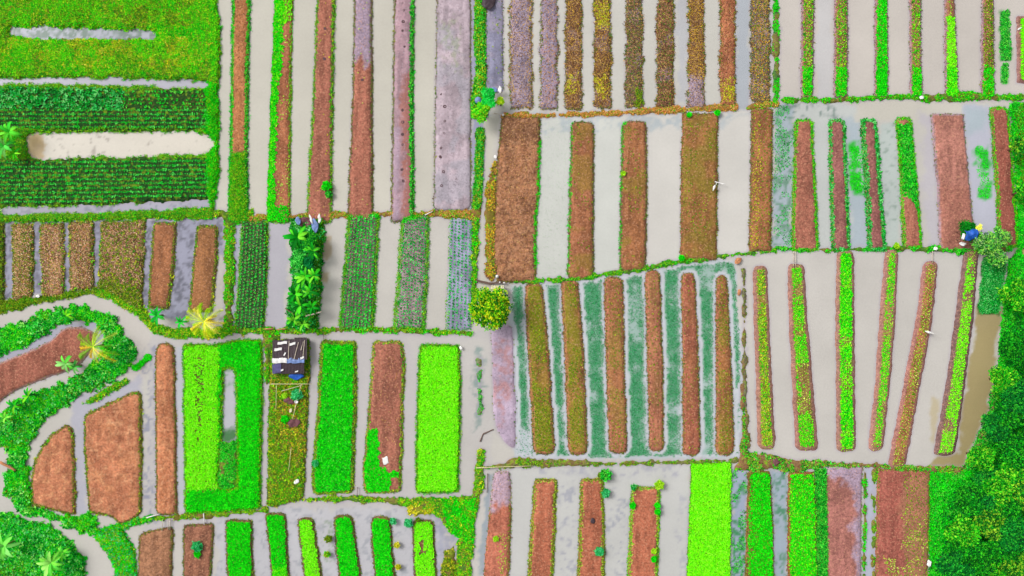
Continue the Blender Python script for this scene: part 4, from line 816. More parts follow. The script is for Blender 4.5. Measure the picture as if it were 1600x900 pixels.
def banana(px, py, label, size=2.2, nl=8, h=2.0, pal=None, group=None, name='banana_plant', seed=0):
    global GRP
    nl += 2; size *= 1.08
    if pal: GRP = pal
    r = random.Random(seed + int(px * 7 + py)); g = .3
    x, y = Wp(px, py, h); root = empty(name, (x, y, g), label=label, cat='banana plant', group=group)
    V, F = tube([(0, 0, -.3), (.03, 0, h * .5), (0, 0, h)], [.16, .13, .09]); pymesh('stem', V, F, M_STEM, root, True)
    for k in range(nl):
        az = 2 * math.pi * k / nl * 1.0 + r.uniform(-.3, .3); L = size * r.uniform(.7, 1.1)
        V, F, c = banana_leaf(L, size * .215 * r.uniform(.8, 1.15), az, r.uniform(.35, .9), r.uniform(.9, 1.9), r.random())
        V[:, 2] += h - .05; new_mesh('leaf', V, F, M['leaf'], root, c.clip(0, .95))
    GRP = [(75, 215, 25), (40, 190, 25), (130, 230, 40), (25, 160, 30), (15, 140, 40)]
    return root
M_STEM = flat('banana_stem', (120, 150, 70), .7)
def palm(px, py, label, L=2.8, nf=16, h=3.5, pal=((190, 210, 40),), seed=1):
    r = random.Random(seed); x, y = Wp(px, py, h); root = empty('coconut_palm', (x, y, .3), label=label, cat='palm tree')
    V, F = tube([(-.3, 0, -.3), (-.15, 0, h * .4), (0, 0, h)], [.24, .17, .14], 8); pymesh('trunk', V, F, 'bark', root, True)
    for k in range(nf):
        az = 2 * math.pi * k / nf + r.uniform(-.25, .25); l = L * r.uniform(.75, 1.1); rise = r.uniform(.1, .9); ang = rise; cx = cz = 0
        vs = []; cs = []; fs = []; ca, sa = math.cos(az), math.sin(az); base = pal[r.randrange(len(pal))]; n = 30; l *= r.uniform(.8, 1.15)
        pts = []
        for i in range(n + 1):
            pts.append((cx, cz)); cx += l / n * math.cos(ang); cz += l / n * math.sin(ang); ang -= (1.2 + rise + r.uniform(-.2, .6)) / n
        def addq(q, k_):
            b = len(vs); vs.extend(q); fs.append((b, b + 1, b + 2, b + 3)); cs.extend([np.array(C(base, LK)) * k_] * 4)
        for i in range(n):
            (a, az_), (b, bz) = pts[i], pts[i + 1]; w = .035
            addq([(a * ca - w * -sa, a * sa - w * ca, az_), (a * ca + w * -sa, a * sa + w * ca, az_), (b * ca + w * -sa, b * sa + w * ca, bz), (b * ca - w * -sa, b * sa - w * ca, bz)], 1.25)
            if i < 3: continue
            t = i / n; ll = l * .19 * math.sin(math.pi * (.13 + .84 * t)) ** .8 * r.uniform(.45, 1.25)
            for sg in (-1, 1):
                fw = ll * .62; sd = ll * .75 * sg; dz = -ll * .3 + r.uniform(-.05, .05)
                w2 = .028
                p0 = (a, 0, az_); p1 = (a + w2 * 2, 0, az_)
                tip = (a + fw, sd, az_ + dz); mid = (a + fw * .5 + w2, sd * .5, az_ + dz * .25)
                q = [p0, p1, (mid[0] + w2, mid[1], mid[2]), tip]
                addq([(u * ca - v * sa, u * sa + v * ca, w_) for u, v, w_ in q], r.uniform(.75, 1.15))
        V = np.array(vs); V[:, 2] += h; new_mesh('frond', V, np.array(fs), M['leaf'], root, np.array(cs).clip(0, .95))
    return root
def tree(px, py, rad, h, label, pal, nleaf=2200, lsz=.3, cat='tree', name='broadleaf_tree', lobes=9, seed=0, flat_=.65, squash=1.0, group=None, trunk=.16, z0=.3):
    r = np.random.default_rng(seed + int(px * 3 + py)); cz = h - rad * flat_ * .6
    x, y = Wp(px, py, cz); root = empty(name, (x, y, z0), label=label, cat=cat, group=group)
    lc = []
    parts = [tube([(0, 0, -.4), (.05 * rad, 0, cz * .5), (0, 0, cz)], [trunk, trunk * .75, trunk * .4], 7)]
    for k in range(lobes):
        a = 2 * math.pi * k / lobes + r.uniform(-.3, .3); q = rad * r.uniform(.45, .68) if k % 3 else rad * r.uniform(0, .25)
        p = np.array([q * math.cos(a), q * math.sin(a) * squash, cz + r.uniform(-.25, .3) * rad * flat_]); lc.append((p, rad * r.uniform(.26, .5)))
        parts.append(tube([(0, 0, cz * .45), p * np.array([.5, .5, .8]), p], [trunk * .4, trunk * .3, trunk * .12], 5))
    V, F = merge(parts); pymesh('trunk', V, F, 'bark', root, True)
    P = []
    per = nleaf // lobes
    for p, lr in lc:
        d = r.normal(0, 1, (per, 3)); d /= np.linalg.norm(d, axis=1)[:, None]; d[:, 2] = np.where(d[:, 2] < -.4, -d[:, 2], d[:, 2])
        rr = lr * r.uniform(.55, 1.08, (per, 1)); P.append(p + d * rr * np.array([1, 1, flat_]))
    P = np.concatenate(P); k = fbm(P[:, 0] + x, P[:, 1] + y, rad * .35, seed + 3) > .27; P = P[k]
    res = leaves(P, 3, lsz, lsz * .55, (-25, 50), pal, seed=seed, jit=.2)
    kk = .62 + .85 * fbm(P[:, 0] + x, P[:, 1] + y, rad * .3, seed + 40); kk = np.repeat(kk, 12)[:, None]
    b = Batch(); b.add((res[0], res[1] * kk * 1.1)); b.build('crown', root)
    return root
# right hand wood: each tree crown that stands out
F1 = [(6, 125, 20), (3, 92, 18), (22, 160, 25), (3, 68, 24), (60, 185, 30)]; F2 = [(25, 165, 20), (8, 125, 20), (70, 195, 25), (5, 92, 20), (130, 205, 40)]
F3 = [(3, 100, 28), (6, 118, 34), (20, 145, 42), (3, 62, 28), (50, 170, 40)]; F4 = [(70, 175, 28), (28, 135, 24), (10, 100, 22), (140, 190, 40), (6, 82, 22)]
wood = [(1588, 462, 26, F2, 'small light green tree highest in the right hand wood, below the tan pool'), (1596, 540, 34, F1, 'dark green tree at the right picture edge, beside the brown water pond'),
 (1568, 596, 26, F2, 'light green tree leaning toward the lower brown water'), (1600, 625, 34, F3, 'blue green tree on the right edge between two lighter ones'),
 (1555, 665, 26, F3, 'dark tree nearest the tapering end of the brown water'), (1590, 700, 32, F1, 'mid green tree right of the dark one by the pond end'),
 (1530, 715, 22, F2, 'small light tree beside the bare red patch of bank'), (1560, 760, 30, F2, 'light green tree in the centre of the lower right wood'),
 (1600, 768, 28, F4, 'yellowish green tree on the right edge of the wood'), (1512, 775, 26, F1, 'mid green tree just inside the bright grass of the lower bank'),
 (1545, 815, 26, F4, 'yellow tipped tree beside the dark hollow of the lower wood'), (1583, 835, 30, F3, 'dark blue green tree over the hollow in the lower wood'),
 (1500, 830, 26, F2, 'light green tree left of the hollow, above the white bag'), (1528, 868, 28, F1, 'mid green tree at the bottom edge of the wood'),
 (1592, 885, 30, F4, 'yellow green tree in the bottom right corner'), (1485, 880, 22, F3, 'small dark tree nearest the white bag at the bottom'), (1560, 895, 26, F2, 'light green tree at the bottom edge, second from the corner'),
 (1575, 650, 24, F1, 'mid green tree between the blue green tree and the pond end'), (1540, 748, 20, F3, 'dark small tree under the bare red patch of bank'),
 (1585, 735, 24, F2, 'light green tree wedged between two larger ones at the right'), (1535, 790, 22, F3, 'dark tree at the upper left of the hollow'), (1575, 795, 22, F1, 'mid green tree at the upper right of the hollow'),
 (1500, 860, 20, F1, 'small mid green tree right of the white bag'), (1558, 860, 24, F1, 'mid green tree below the hollow in the wood'), (1600, 845, 22, F2, 'light green tree low on the right edge'), (1512, 895, 22, F3, 'dark tree at the bottom edge, third from the corner'),
 (1592, 230, 14, F4, 'small olive tree at the right edge above the red bed'), (1598, 300, 12, F2, 'small green tree at the right edge by the red bed')]
for i, (px, py, r_, pal, lab) in enumerate(wood):
    tree(px, py, r_ / 10, 2.2 + r_ / 12, lab, pal, int(1300 * (r_ / 20) ** 2), .36, seed=i, lobes=9 + (i % 3), flat_=.5)
tree(768, 483, 3.4, 4.6, 'round yellow green tree where the canal meets the pale hut roof', [(140, 205, 12), (85, 175, 12), (175, 210, 20), (30, 130, 15), (15, 95, 15), (200, 200, 30), (45, 150, 15)], 2300, .36, seed=5, lobes=13)
tree(1549, 384, 3.2, 3.6, 'grey green airy tree over the blue tarpaulin hut', [(110, 205, 60), (70, 165, 60), (150, 215, 80), (45, 115, 50), (130, 170, 100), (30, 100, 40)], 1900, .30, seed=8, lobes=10)
tree(1510, 360, 1.7, 2.4, 'small dark green round bush behind the blue tarpaulin', [(5, 120, 20), (10, 100, 20), (20, 140, 30)], 900, .26, cat='bush', name='round_bush', seed=9, lobes=6)
tree(1528, 357, .55, 2.9, 'small yellow flowering shrub beside the blue tarpaulin', [(235, 235, 60), (220, 225, 90), (250, 245, 130)], 160, .2, cat='shrub', name='flowering_shrub', seed=10, lobes=4)
tree(752, 175, 1.7, 2.8, 'bright green leafy tree low by the pale channel, below the pale blue hut', [(60, 215, 20), (30, 190, 30), (110, 215, 20), (150, 200, 30)], 900, .28, seed=12, lobes=7)
tree(764, 152, 1.5, 3.0, 'emerald leafy tree against the pale blue hut', [(15, 200, 60), (10, 170, 50), (60, 215, 90)], 800, .28, seed=13, lobes=6)
tree(782, 160, .8, 2.0, 'small yellow green shrub right of the emerald tree', [(150, 200, 20), (120, 190, 20), (180, 200, 40)], 220, .22, cat='shrub', name='leafy_shrub', seed=14, lobes=4)
def shrub(px, py, r_, label, pal, seed=0, cat='shrub', name='round_shrub', h=None):
    r = np.random.default_rng(seed + 90); hh = r_ * .75; x, y = Wp(px, py, .35 + hh * .6); root = empty(name, (x, y, .35), label=label, cat=cat)
    parts = [tube([(0, 0, -.4), (0, 0, hh * .6)], [.07, .04], 6)]
    n = int(90 + 170 * r_ * r_); d = r.normal(0, 1, (n, 3)); d /= np.linalg.norm(d, axis=1)[:, None]; d[:, 2] = np.abs(d[:, 2])
    az = np.arctan2(d[:, 1], d[:, 0]); star = .78 + .22 * np.cos(az * r.integers(5, 8) + r.random() * 6) + r.normal(0, .08, n)
    P = d * (r_ * .82 * star * r.uniform(.35, 1, n) ** .6)[:, None] * np.array([1, 1, .8]); P[:, 2] += .1
    for k in range(5):
        a = k * 1.26; parts.append(tube([(0, 0, 0), (r_ * .5 * math.cos(a), r_ * .5 * math.sin(a), hh * .5)], [.03, .015], 5))
    V, F = merge(parts); pymesh('stem', V, F, 'bark', root, True)
    b = Batch(); b.add(leaves(P, 4, .22 + .1 * r_, .11 + .04 * r_, (-5, 60), pal, seed=seed, jit=.2)); b.build('foliage', root)
    return root
TE = GR['teal']; BR = GR['bright']; YG = [(170, 225, 20), (140, 210, 20), (190, 235, 60)]
shrub(307, 854, 1.0, 'round blue green shrub on the bare brown bottom bed', TE, 1); shrub(308, 866, .6, 'small bright shrub touching the round blue green one', BR, 2)
shrub(946, 743, 1.2, 'largest round green shrub, at the top corner of the shrubby red bed', GR['mid'], 3); shrub(947, 771, .8, 'second round shrub down the right edge of the shrubby red bed', GR['teal'], 4)
shrub(937, 862, .85, 'lowest round shrub on the shrubby red bed', GR['teal'], 5); shrub(1031, 758, .9, 'spiky yellow green shrub at the top corner of the leafy edged bed', YG, 6)
shrub(990, 761, .5, 'tiny dark shrub at the top left corner of the leafy edged bed', GR['dark'], 7)
shrub(1027, 790, .5, 'small bright shrub high on the right edge of the leafy edged bed', BR, 8); shrub(1028, 800, .5, 'small bright shrub just under another on the leafy edged bed', BR, 9)
shrub(1022, 861, .4, 'small lime shrub low on the right edge of the leafy edged bed', YG, 10); shrub(1022, 874, .5, 'small green shrub under the lime one on the leafy edged bed', BR, 11)
shrub(989, 790, .5, 'small green shrub on the left edge of the leafy edged bed', BR, 12)
shrub(638, 818, .8, 'blue green shrub standing in water left of the scarred lime bed', TE, 13); shrub(614, 815, .6, 'blue green shrub at the top of the fifth green bottom bed', TE, 14)
shrub(510, 290, .9, 'green shrub on the long bare red bed', BR, 15); shrub(513, 303, .6, 'smaller green shrub just under the other on the long red bed', GR['mid'], 16)
shrub(492, 724, .6, 'teal shrub on the left edge of the green bed right of the shed', TE, 17); shrub(463, 617, 1.1, 'bright leafy squash clump on the rough grass by the shed poles', TE, 18, cat='leafy plant', name='leafy_clump'); shrub(446, 618, .5, 'lime leafed plant left of the squash clump', YG, 19)
shrub(445, 655, .7, 'green plant beside the lower brown cover', BR, 20); shrub(938, 742, .4, 'olive shrub top beside the largest round shrub', GR['olive'], 21)
shrub(1401, 384, .5, 'bright tuft of grass at the foot of the green topped bed', YG, 22); shrub(1065, 403, .5, 'bright green tuft on the grass line above the rice strips', BR, 23)
shrub(974, 271, .35, 'tiny lime tuft on the left edge of a brown centre bed', YG, 24); shrub(1077, 180, .4, 'green tuft at the top left of the broad greenish bed', BR, 25); shrub(1121, 176, .45, 'green tuft at the top right of the broad greenish bed', BR, 26)
shrub(653, 812, .3, 'olive tuft on the rim of the scarred lime bed', GR['olive'], 27); shrub(620, 852, .5, 'yellowish weed clump in the water left of the scarred bed', GR['yellow'], 28); shrub(622, 886, .5, 'yellowish weed clump near the bottom between two green beds', GR['yellow'], 29)
shrub(513, 842, .7, 'olive water weed clump between the third and fourth green bottom beds', GR['olive'], 30); shrub(511, 866, .6, 'light green water weed clump right of the leaning lime bed', GR['weeds'], 31)
shrub(775, 842, .45, 'lime weed patch on the pinkish red bed', YG, 32); shrub(1418, 335, .3, 'small dark weed', GR['dark'], 33) if False else None
# bananas
banana(16, 207, 'banana plant with a star of light leaves at the left edge, above another one', 2.3, 8, 2.6, [(120, 240, 60), (90, 220, 50), (60, 200, 50)])
banana(8, 228, 'ragged banana plant under the star shaped one at the left edge', 2.2, 7, 2.0, [(90, 220, 80), (60, 200, 60), (120, 200, 90)], seed=3)
banana(24, 240, 'small drooping banana plant beside the end of the sand pond', 1.7, 6, 1.4, None, seed=4)
strip_b = [(466, 370, 'banana plant with a yellow leaf at the top of the banana strip', 2.3), (490, 392, 'banana plant under the pale blue sheets of the banana strip', 1.7), (478, 432, 'broad leafed banana plant halfway down the banana strip', 1.8),
           (492, 430, 'banana plant on the right side of the banana strip middle', 1.5), (462, 460, 'banana plant leaning left over the pond from the strip', 2.0), (485, 455, 'banana plant right of the one leaning over the pond', 1.7),
           (470, 478, 'banana plant above the pale log of the banana strip', 1.8), (460, 500, 'banana plant at the lower left of the banana strip', 1.6), (474, 506, 'lowest banana plant of the banana strip', 1.6), (488, 480, 'banana plant nearest the pale log', 1.4)]
for i, (px, py, lab, s) in enumerate(strip_b): banana(px, py, lab, s * 1.1, 9, 2.1 + .15 * (i % 4), [(45, 200, 30), (85, 225, 40), (15, 155, 28), (125, 230, 50), (8, 125, 25)], seed=i * 3)
tree(486, 378, 1.6, 2.6, 'dark green bushy tree below the faded blue sheets', [(5, 120, 30), (20, 150, 30), (70, 190, 30), (5, 95, 30)], 900, .28, seed=21, lobes=7)
tree(468, 405, 1.6, 2.3, 'pale green bushy tree on the left of the banana strip', [(50, 200, 60), (15, 150, 40), (100, 225, 90), (8, 110, 30)], 900, .26, seed=22, lobes=7)
tree(467, 470, 1.5, 2.2, 'teal green bushy tree low in the banana strip', [(45, 195, 60), (15, 150, 40), (90, 215, 85), (8, 110, 30)], 800, .24, seed=23, lobes=6)
tree(484, 410, 1.2, 2.0, 'dark blue green bush right of the pale bushy tree', [(5, 110, 50), (10, 130, 60)], 500, .26, seed=24, lobes=5)
banana(247, 493, 'banana plant at the stream bend under a brown bed', 1.9, 8, 1.6, [(40, 215, 60), (90, 230, 80), (30, 180, 50)])
banana(284, 503, 'small banana plant between its larger neighbour and the yellow palm', 1.4, 6, 1.4, [(40, 205, 60), (60, 220, 60)])
banana(104, 568, 'pale banana plant on the red plot left of the rusty palm', 1.9, 7, 2.0, [(120, 235, 80), (90, 220, 70), (150, 225, 120)])
banana(118, 572, 'banana plant squeezed between the pale one and the rusty palm', 1.4, 6, 1.7, [(70, 200, 80), (120, 215, 100)])
banana(105, 494, 'small banana plant on the upper bank of the stream island', 1.5, 6, 1.3, None)
banana(24, 634, 'banana plant on the left bank above a smaller one', 1.6, 7, 1.6, None, seed=1); banana(46, 618, 'banana plant furthest up the left bank', 1.5, 6, 1.5, None, seed=2); banana(10, 652, 'banana plant at the left edge below two others', 1.5, 7, 1.5, [(150, 240, 80), (90, 220, 60)], seed=5)
banana(8, 852, 'large banana plant at the left edge of the bottom corner', 2.8, 8, 2.6, [(130, 240, 90), (90, 220, 70), (150, 240, 120)])
banana(81, 878, 'large pale banana plant at the bottom, with many drooping leaves', 2.7, 11, 2.6, [(140, 245, 80), (100, 225, 70), (165, 245, 110)])
banana(100, 862, 'smaller banana plant behind the large pale bottom one', 1.6, 5, 1.8, [(120, 230, 60), (90, 210, 60)], seed=7)
palm(320, 502, 'yellow fronded palm with a golden lower frond beside the stream', 3.7, 20, 3.0, [(195, 240, 20), (220, 240, 40), (250, 240, 90), (165, 220, 25), (250, 225, 60)], 3)
palm(147, 542, 'spiky palm with rusty orange frond tips on the stream island', 3.9, 15, 3.4, [(185, 225, 50), (150, 205, 50), (215, 225, 90), (245, 205, 50), (120, 190, 50)], 5)

# ================================================================== MAN-MADE THINGS
def box(cx, cy, cz, sx, sy, sz, rz=0.0, rx=0.0, bev=0.0):
    import mathutils
    V = [(a * sx / 2, b * sy / 2, c * sz / 2) for c in (-1, 1) for a, b in ((-1, -1), (1, -1), (1, 1), (-1, 1))]
    F = [(3, 2, 1, 0), (4, 5, 6, 7), (0, 1, 5, 4), (1, 2, 6, 5), (2, 3, 7, 6), (3, 0, 4, 7)]
    m = mathutils.Matrix.Translation((cx, cy, cz)) @ mathutils.Matrix.Rotation(rz, 4, 'Z') @ mathutils.Matrix.Rotation(rx, 4, 'X')
    return [tuple(m @ mathutils.Vector(v)) for v in V], F
def sheet(w, l, nx, ny, zf, th=.02):
    """a bent or rumpled sheet with thickness, centred on its own origin"""
    V = []; F = []
    for s in (0, -th):
        for j in range(ny + 1):
            for i in range(nx + 1):
                x = (i / nx - .5) * w; y = (j / ny - .5) * l; dx, dy, z = zf(x, y); V.append((x + dx, y + dy, z + s))
    n = (nx + 1) * (ny + 1)
    for j in range(ny):
        for i in range(nx):
            a = j * (nx + 1) + i; F.append((a, a + 1, a + nx + 2, a + nx + 1)); F.append((n + a, n + a + nx + 1, n + a + nx + 2, n + a + 1))
    rim = [i for i in range(nx + 1)] + [(j + 1) * (nx + 1) - 1 for j in range(1, ny + 1)] + [ny * (nx + 1) + i for i in range(nx - 1, -1, -1)] + [j * (nx + 1) for j in range(ny - 1, 0, -1)]
    for a, b in zip(rim, rim[1:] + rim[:1]): F.append((a, n + a, n + b, b))
    return V, F
def rumple(px, py, w, l, rz, mat, label, cat, name, z=.45, amp=.15, nx=12, ny=12, seed=0, fall=.3):
    def zf(x, y):
        e = max(abs(x) / (w / 2), abs(y) / (l / 2)); u = x / (w / 2); v = y / (l / 2); cr = .05 if fall < .1 else .2 + .25 * ((seed * 7) % 5) / 5
        return (-x * cr * v * v + (vn(y, 0, .4, seed) - .5) * .3 * min(1, w), -y * cr * u * u + (vn(x, 0, .4, seed + 1) - .5) * .3 * min(1, l), amp * (float(fbm(x, y, .7, seed)) - .5) * 2 - fall * max(0, e - .55) ** 2)
    V, F = sheet(w, l, nx, ny, zf); x, y = Wp(px, py, z)
    o = pymesh(name, V, F, mat, None, True, (x, y, z)); o.rotation_euler = (0, 0, rz); return tag(o, label, cat)
def pole(p0, p1, r_, mat, label, cat='pole', name='bamboo_pole', z0=.4, z1=.4, group=None):
    a = Wp(*p0, z0); b = Wp(*p1, z1); n = 6
    pts = [(a[0] + (b[0] - a[0]) * t, a[1] + (b[1] - a[1]) * t, z0 + (z1 - z0) * t + .04 * math.sin(t * 7)) for t in np.linspace(0, 1, n)]
    o0 = pts[0]; V, F = tube([tuple(np.array(p) - np.array(o0)) for p in pts], [r_ * (1 - .3 * i / n) for i in range(n)], 8)
    o = pymesh(name, V, F, mat, None, True, o0); return tag(o, label, cat, group)
# --- shed
def shed():
    cx, cy = Wp(453, 560, 1.5); root = empty('farm_shed', (cx, cy, .3), label='farm shed with a dark corrugated roof and pale blue ridge sheet on the grass strip', cat='shed')
    root.scale = (1.04, 1.04, .62)
    def corr(w, l, slope, amp=.035, per=.22, sg=1):
        def zf(x, y): return (0, 0, amp * math.sin(x / per * 2 * math.pi) + sg * slope * y)
        return sheet(w, l, int(w / per * 6), 4, zf)
    def put(name, V, F, mat, x, y, z, rz=0): o = pymesh(name, V, F, mat, root, False, (x, y, z)); o.rotation_euler = (0, 0, rz); return o
    def hang(o, low=False):
        bpy.context.view_layer.update(); c = bpy.data.objects[o.name]
        sheets = [k for k in root.children if k.name.startswith('lower_roof' if low else 'roof_sheet')]
        p = min(sheets, key=lambda k: abs(k.location.x - (o.location.x if o.location.x else 1.5)))
        o.parent = p; o.matrix_parent_inverse = p.matrix_local.inverted()
    # upper slope: three strips of dark sheeting, one a little askew
    for k, (x, w, l, rz, dy) in enumerate([(-1.75, 1.75, 2.75, .02, -.05), (-.15, 1.55, 3.0, -.03, .0), (1.55, 1.9, 3.25, .015, .1)]):
        V, F = corr(w, l, .16, sg=-1); put('roof_sheet', V, F, 'black', x, 1.35 + dy, 1.75 + .03 * k, rz)
    V, F = corr(4.3, 1.75, .2, sg=1); put('lower_roof', V, F, 'black', -.1, -1.45, 1.55)
    for x, w, m, n_ in ((-1.55, 2.2, 'white', 'ridge_sheet'), (-.1, .7, 'paleblue', 'ridge_sheet'), (1.2, 1.9, 'paleblue', 'ridge_sheet')):
        V, F = sheet(w, .75, 12, 4, lambda a, b: (0, .06 * math.sin(a * 3), .1 - .3 * abs(b) + .04 * math.sin(a * 9))); put(n_, V, F, m, x, -.32, 2.0)
    for x0, y0, x1, y1 in ((.65, -.1, 1.25, 2.4), (1.95, -.1, 2.15, 2.7), (1.65, 1.2, 1.95, 2.5), (-.2, -.1, -.15, 2.6)):
        V, F = tube([(x0, y0, 2.12), ((x0 + x1) / 2, (y0 + y1) / 2, 2.0), (x1, y1, 1.72)], [.05, .05, .045], 6); o = put('batten', V, F, 'wood', 0, 0, 0); hang(o)
    for x, y, w, l, rz in ((-1.15, 2.3, 1.4, .38, .08), (.35, 2.15, .9, .35, .15), (-1.75, 1.35, 1.1, .4, .05), (-.75, .65, .22, .5, -.3), (1.85, .1, .55, .3, .2), (-1.2, -1.75, .4, .25, .1), (.95, -1.95, .45, .2, 0)):
        V, F = sheet(w, l, 6, 3, lambda a, b: (.04 * math.sin(b * 9), .05 * math.sin(a * 5), .03 * math.sin(a * 7 + b * 5))); hang(put('plastic_patch', V, F, 'white', x, y, 1.98 - .16 * (y - 1.35) if y > 0 else 1.72, rz), y < 0)
    V, F = sheet(1.3, 1.4, 8, 8, lambda a, b: (0, .1 * math.sin(a * 3), .05 * math.sin(a * 6 + b * 3) + .2 * b)); put('lean_to_cover', V, F, 'violet', -2.0, -1.5, 1.72)
    for x in (-2.4, 0, 2.3):
        for y in (-2.1, .1, 2.7):
            V, F = tube([(x, y, -.4), (x, y, 1.5)], [.07, .06], 6); put('post', V, F, 'darkwood', 0, 0, 0)
    V, F = merge([box(0, 2.6, .6, 4.6, .05, 1.3), box(-2.45, .3, .6, .05, 4.6, 1.3)]); put('wall', V, F, 'darkwood', 0, 0, 0)
shed()
rumple(462, 588, 2.4, 1.0, .02, 'blue', 'crumpled bright blue tarpaulin at the foot of the shed', 'tarpaulin', 'tarpaulin', .75, .2, seed=4)
# banana strip sheets
rumple(465, 345, .8, 1.3, .3, 'paleblue', 'small pale blue sheet at the left of the banana strip top', 'tarpaulin', 'tarpaulin', .9, .12, seed=6)
rumple(492, 352, 1.1, 2.3, .12, 'paleblue', 'faded blue tarpaulin beside the white sheet atop the banana strip', 'tarpaulin', 'tarpaulin', .9, .2, seed=7)
rumple(486, 343, .35, 1.5, .3, 'white', 'narrow white sheet left of the faded blue tarpaulin', 'plastic sheet', 'plastic_sheet', 1.05, .1, seed=8)
rumple(499, 341, .5, 1.5, -.05, 'white', 'white sheet on the right of the faded blue tarpaulin', 'plastic sheet', 'plastic_sheet', 1.0, .1, seed=9)
rumple(476, 347, 2.0, 1.5, .1, 'net', 'brown heap of litter between the two pale blue sheets', 'heap', 'litter_heap', .6, .35, seed=10)
pole((478, 494), (503, 487), .13, 'wood', 'pale log sticking out right of the banana strip', 'log', 'log', 2.0, 2.2)
pole((466, 501), (471, 499), .1, 'wood', 'short pale log end among the lowest bananas', 'log', 'log', 1.0, 1.0)
pole((446, 482), (460, 492), .1, 'bark', 'dark stump leaning over the pond from the banana strip', 'log', 'log', .8, .9)
# poles, pots, covers on rough grass
pole((423, 600), (488, 600), .06, 'bamboo', 'long level bamboo pole across the rough grass below the shed', z0=1.0, z1=1.0)
pole((440, 611), (472, 602), .05, 'wood', 'slanting grey pole just under the level bamboo pole', z0=.9, z1=.95)
pole((471, 600), (464, 626), .06, 'bamboo', 'bamboo pole running down to the white bucket', z0=.95, z1=.8)
pole((463, 630), (457, 655), .06, 'bamboo', 'bamboo pole from the white bucket to the lower brown cover', z0=.8, z1=.7)
pole((432, 602), (431, 640), .05, 'bamboo', 'thin upright bamboo pole at the left of the rough grass', z0=.9, z1=.6)
pole((455, 700), (451, 735), .05, 'bamboo', 'thin bamboo pole low on the rough grass strip', z0=.7, z1=.5)
def lathe(px, py, prof, mat, label, cat, name, z=.35, seg=18, parent=None):
    V = []; F = []
    for r_, h_ in prof:
        for k in range(seg): V.append((r_ * math.cos(2 * math.pi * k / seg), r_ * math.sin(2 * math.pi * k / seg), h_))
    for i in range(len(prof) - 1):
        for k in range(seg): F.append((i * seg + k, i * seg + (k + 1) % seg, (i + 1) * seg + (k + 1) % seg, (i + 1) * seg + k))
    F.append(tuple(range((len(prof) - 1) * seg, len(prof) * seg)))
    x, y = Wp(px, py, z); o = pymesh(name, V, F, mat, parent, True, (x, y, z)); return tag(o, label, cat)
lathe(464, 627, [(.2, 0), (.28, .4), (.3, .42), (.26, .42), (.2, .3), (.02, .3)], 'white', 'white bucket at the joint of two bamboo poles', 'bucket', 'bucket')
rumple(451, 627, 1.8, 1.0, -.15, 'net', 'upper purple brown cover beside the white bucket', 'cover', 'ground_cover', .6, .25, seed=12)
rumple(459, 661, 1.9, 1.3, .25, 'net', 'lower purple brown cover at the end of the bamboo poles', 'cover', 'ground_cover', .6, .25, seed=13)
rumple(454, 642, .45, .7, -.4, 'thatch', 'small yellow sack between the two brown covers', 'sack', 'sack', .6, .1, seed=14)
rumple(463, 753, .9, .6, .5, 'white', 'crumpled white bag low on the rough grass strip', 'bag', 'plastic_bag', .5, .12, seed=15)
rumple(602, 720, .85, 1.15, .12, 'white', 'flat white sheet on the brown bed beside the green crop corner', 'sheet', 'plastic_sheet', .42, .03, seed=16, fall=.05)
rumple(1452, 880, .7, 1.1, .2, 'white', 'white bag at the edge of the lower right wood', 'bag', 'plastic_bag', .9, .12, seed=17)
rumple(720, 543, .45, .6, .5, 'white', 'small white marker bag at the corner of the solid lime bed', 'bag', 'plastic_bag', .5, .08, seed=18)
rumple(1463, 388, .7, .6, .3, 'white', 'white bag where the single stick bridge meets the grass line', 'bag', 'plastic_bag', .5, .12, seed=19)
rumple(1441, 152, .7, .55, .1, 'white', 'pale bag on the grass line under the seedling beds', 'bag', 'plastic_bag', .5, .12, seed=20)
rumple(59, 463, .6, .5, .1, 'white', 'white bag at the foot of the left hand stubble beds', 'bag', 'plastic_bag', .5, .1, seed=21)
rumple(1593, 45, .8, .3, .6, 'white', 'thin white scrap by the top right corner', 'bag', 'plastic_bag', .4, .05, seed=22)
rumple(774, 244, .5, .6, .6, 'white', 'tiny white bag beside the golden weeds', 'bag', 'plastic_bag', .5, .05, seed=24)
# white egrets: on a bed and by a shore
def egret(px, py, z, rz, label):
    x, y = Wp(px, py, z); me = bpy.data.meshes.new('egret')
    ob = bpy.data.objects.new('egret', me); COLL.objects.link(ob); ob.location = (x, y, z); ob.rotation_euler = (0, 0, rz); tag(ob, label, 'bird')
    V = []; F = []; seg = 10
    prof = [(-.5, .30, .01), (-.38, .32, .05), (-.2, .34, .12), (0, .36, .15), (.15, .38, .12), (.24, .44, .06), (.26, .55, .035), (.22, .66, .03), (.26, .76, .03), (.34, .8, .045), (.42, .79, .035), (.47, .775, .012), (.62, .75, .004)]
    for x_, z_, r_ in prof:
        for k in range(seg): V.append((x_, r_ * math.cos(2 * math.pi * k / seg), z_ + r_ * math.sin(2 * math.pi * k / seg)))
    for i in range(len(prof) - 1):
        for k in range(seg): F.append((i * seg + k, i * seg + (k + 1) % seg, (i + 1) * seg + (k + 1) % seg, (i + 1) * seg + k))
    parts = [(V, F), tube([(0, .05, .26), (-.03, .05, .13), (0, .05, 0)], [.014, .014, .012], 5), tube([(.02, -.05, .26), (-.01, -.05, .13), (.04, -.05, 0)], [.014, .014, .012], 5)]
    V, F = merge(parts); me.from_pydata(V, [], [tuple(dict.fromkeys(f)) for f in F]); me.materials.append(M['white']); me.polygons.foreach_set('use_smooth', [True] * len(me.polygons))
    ob.scale = (1.3, 1.3, 1.3)
egret(1449, 519, .36, -.3, 'white bird standing on the right edge of the leaning brown seedling bed')
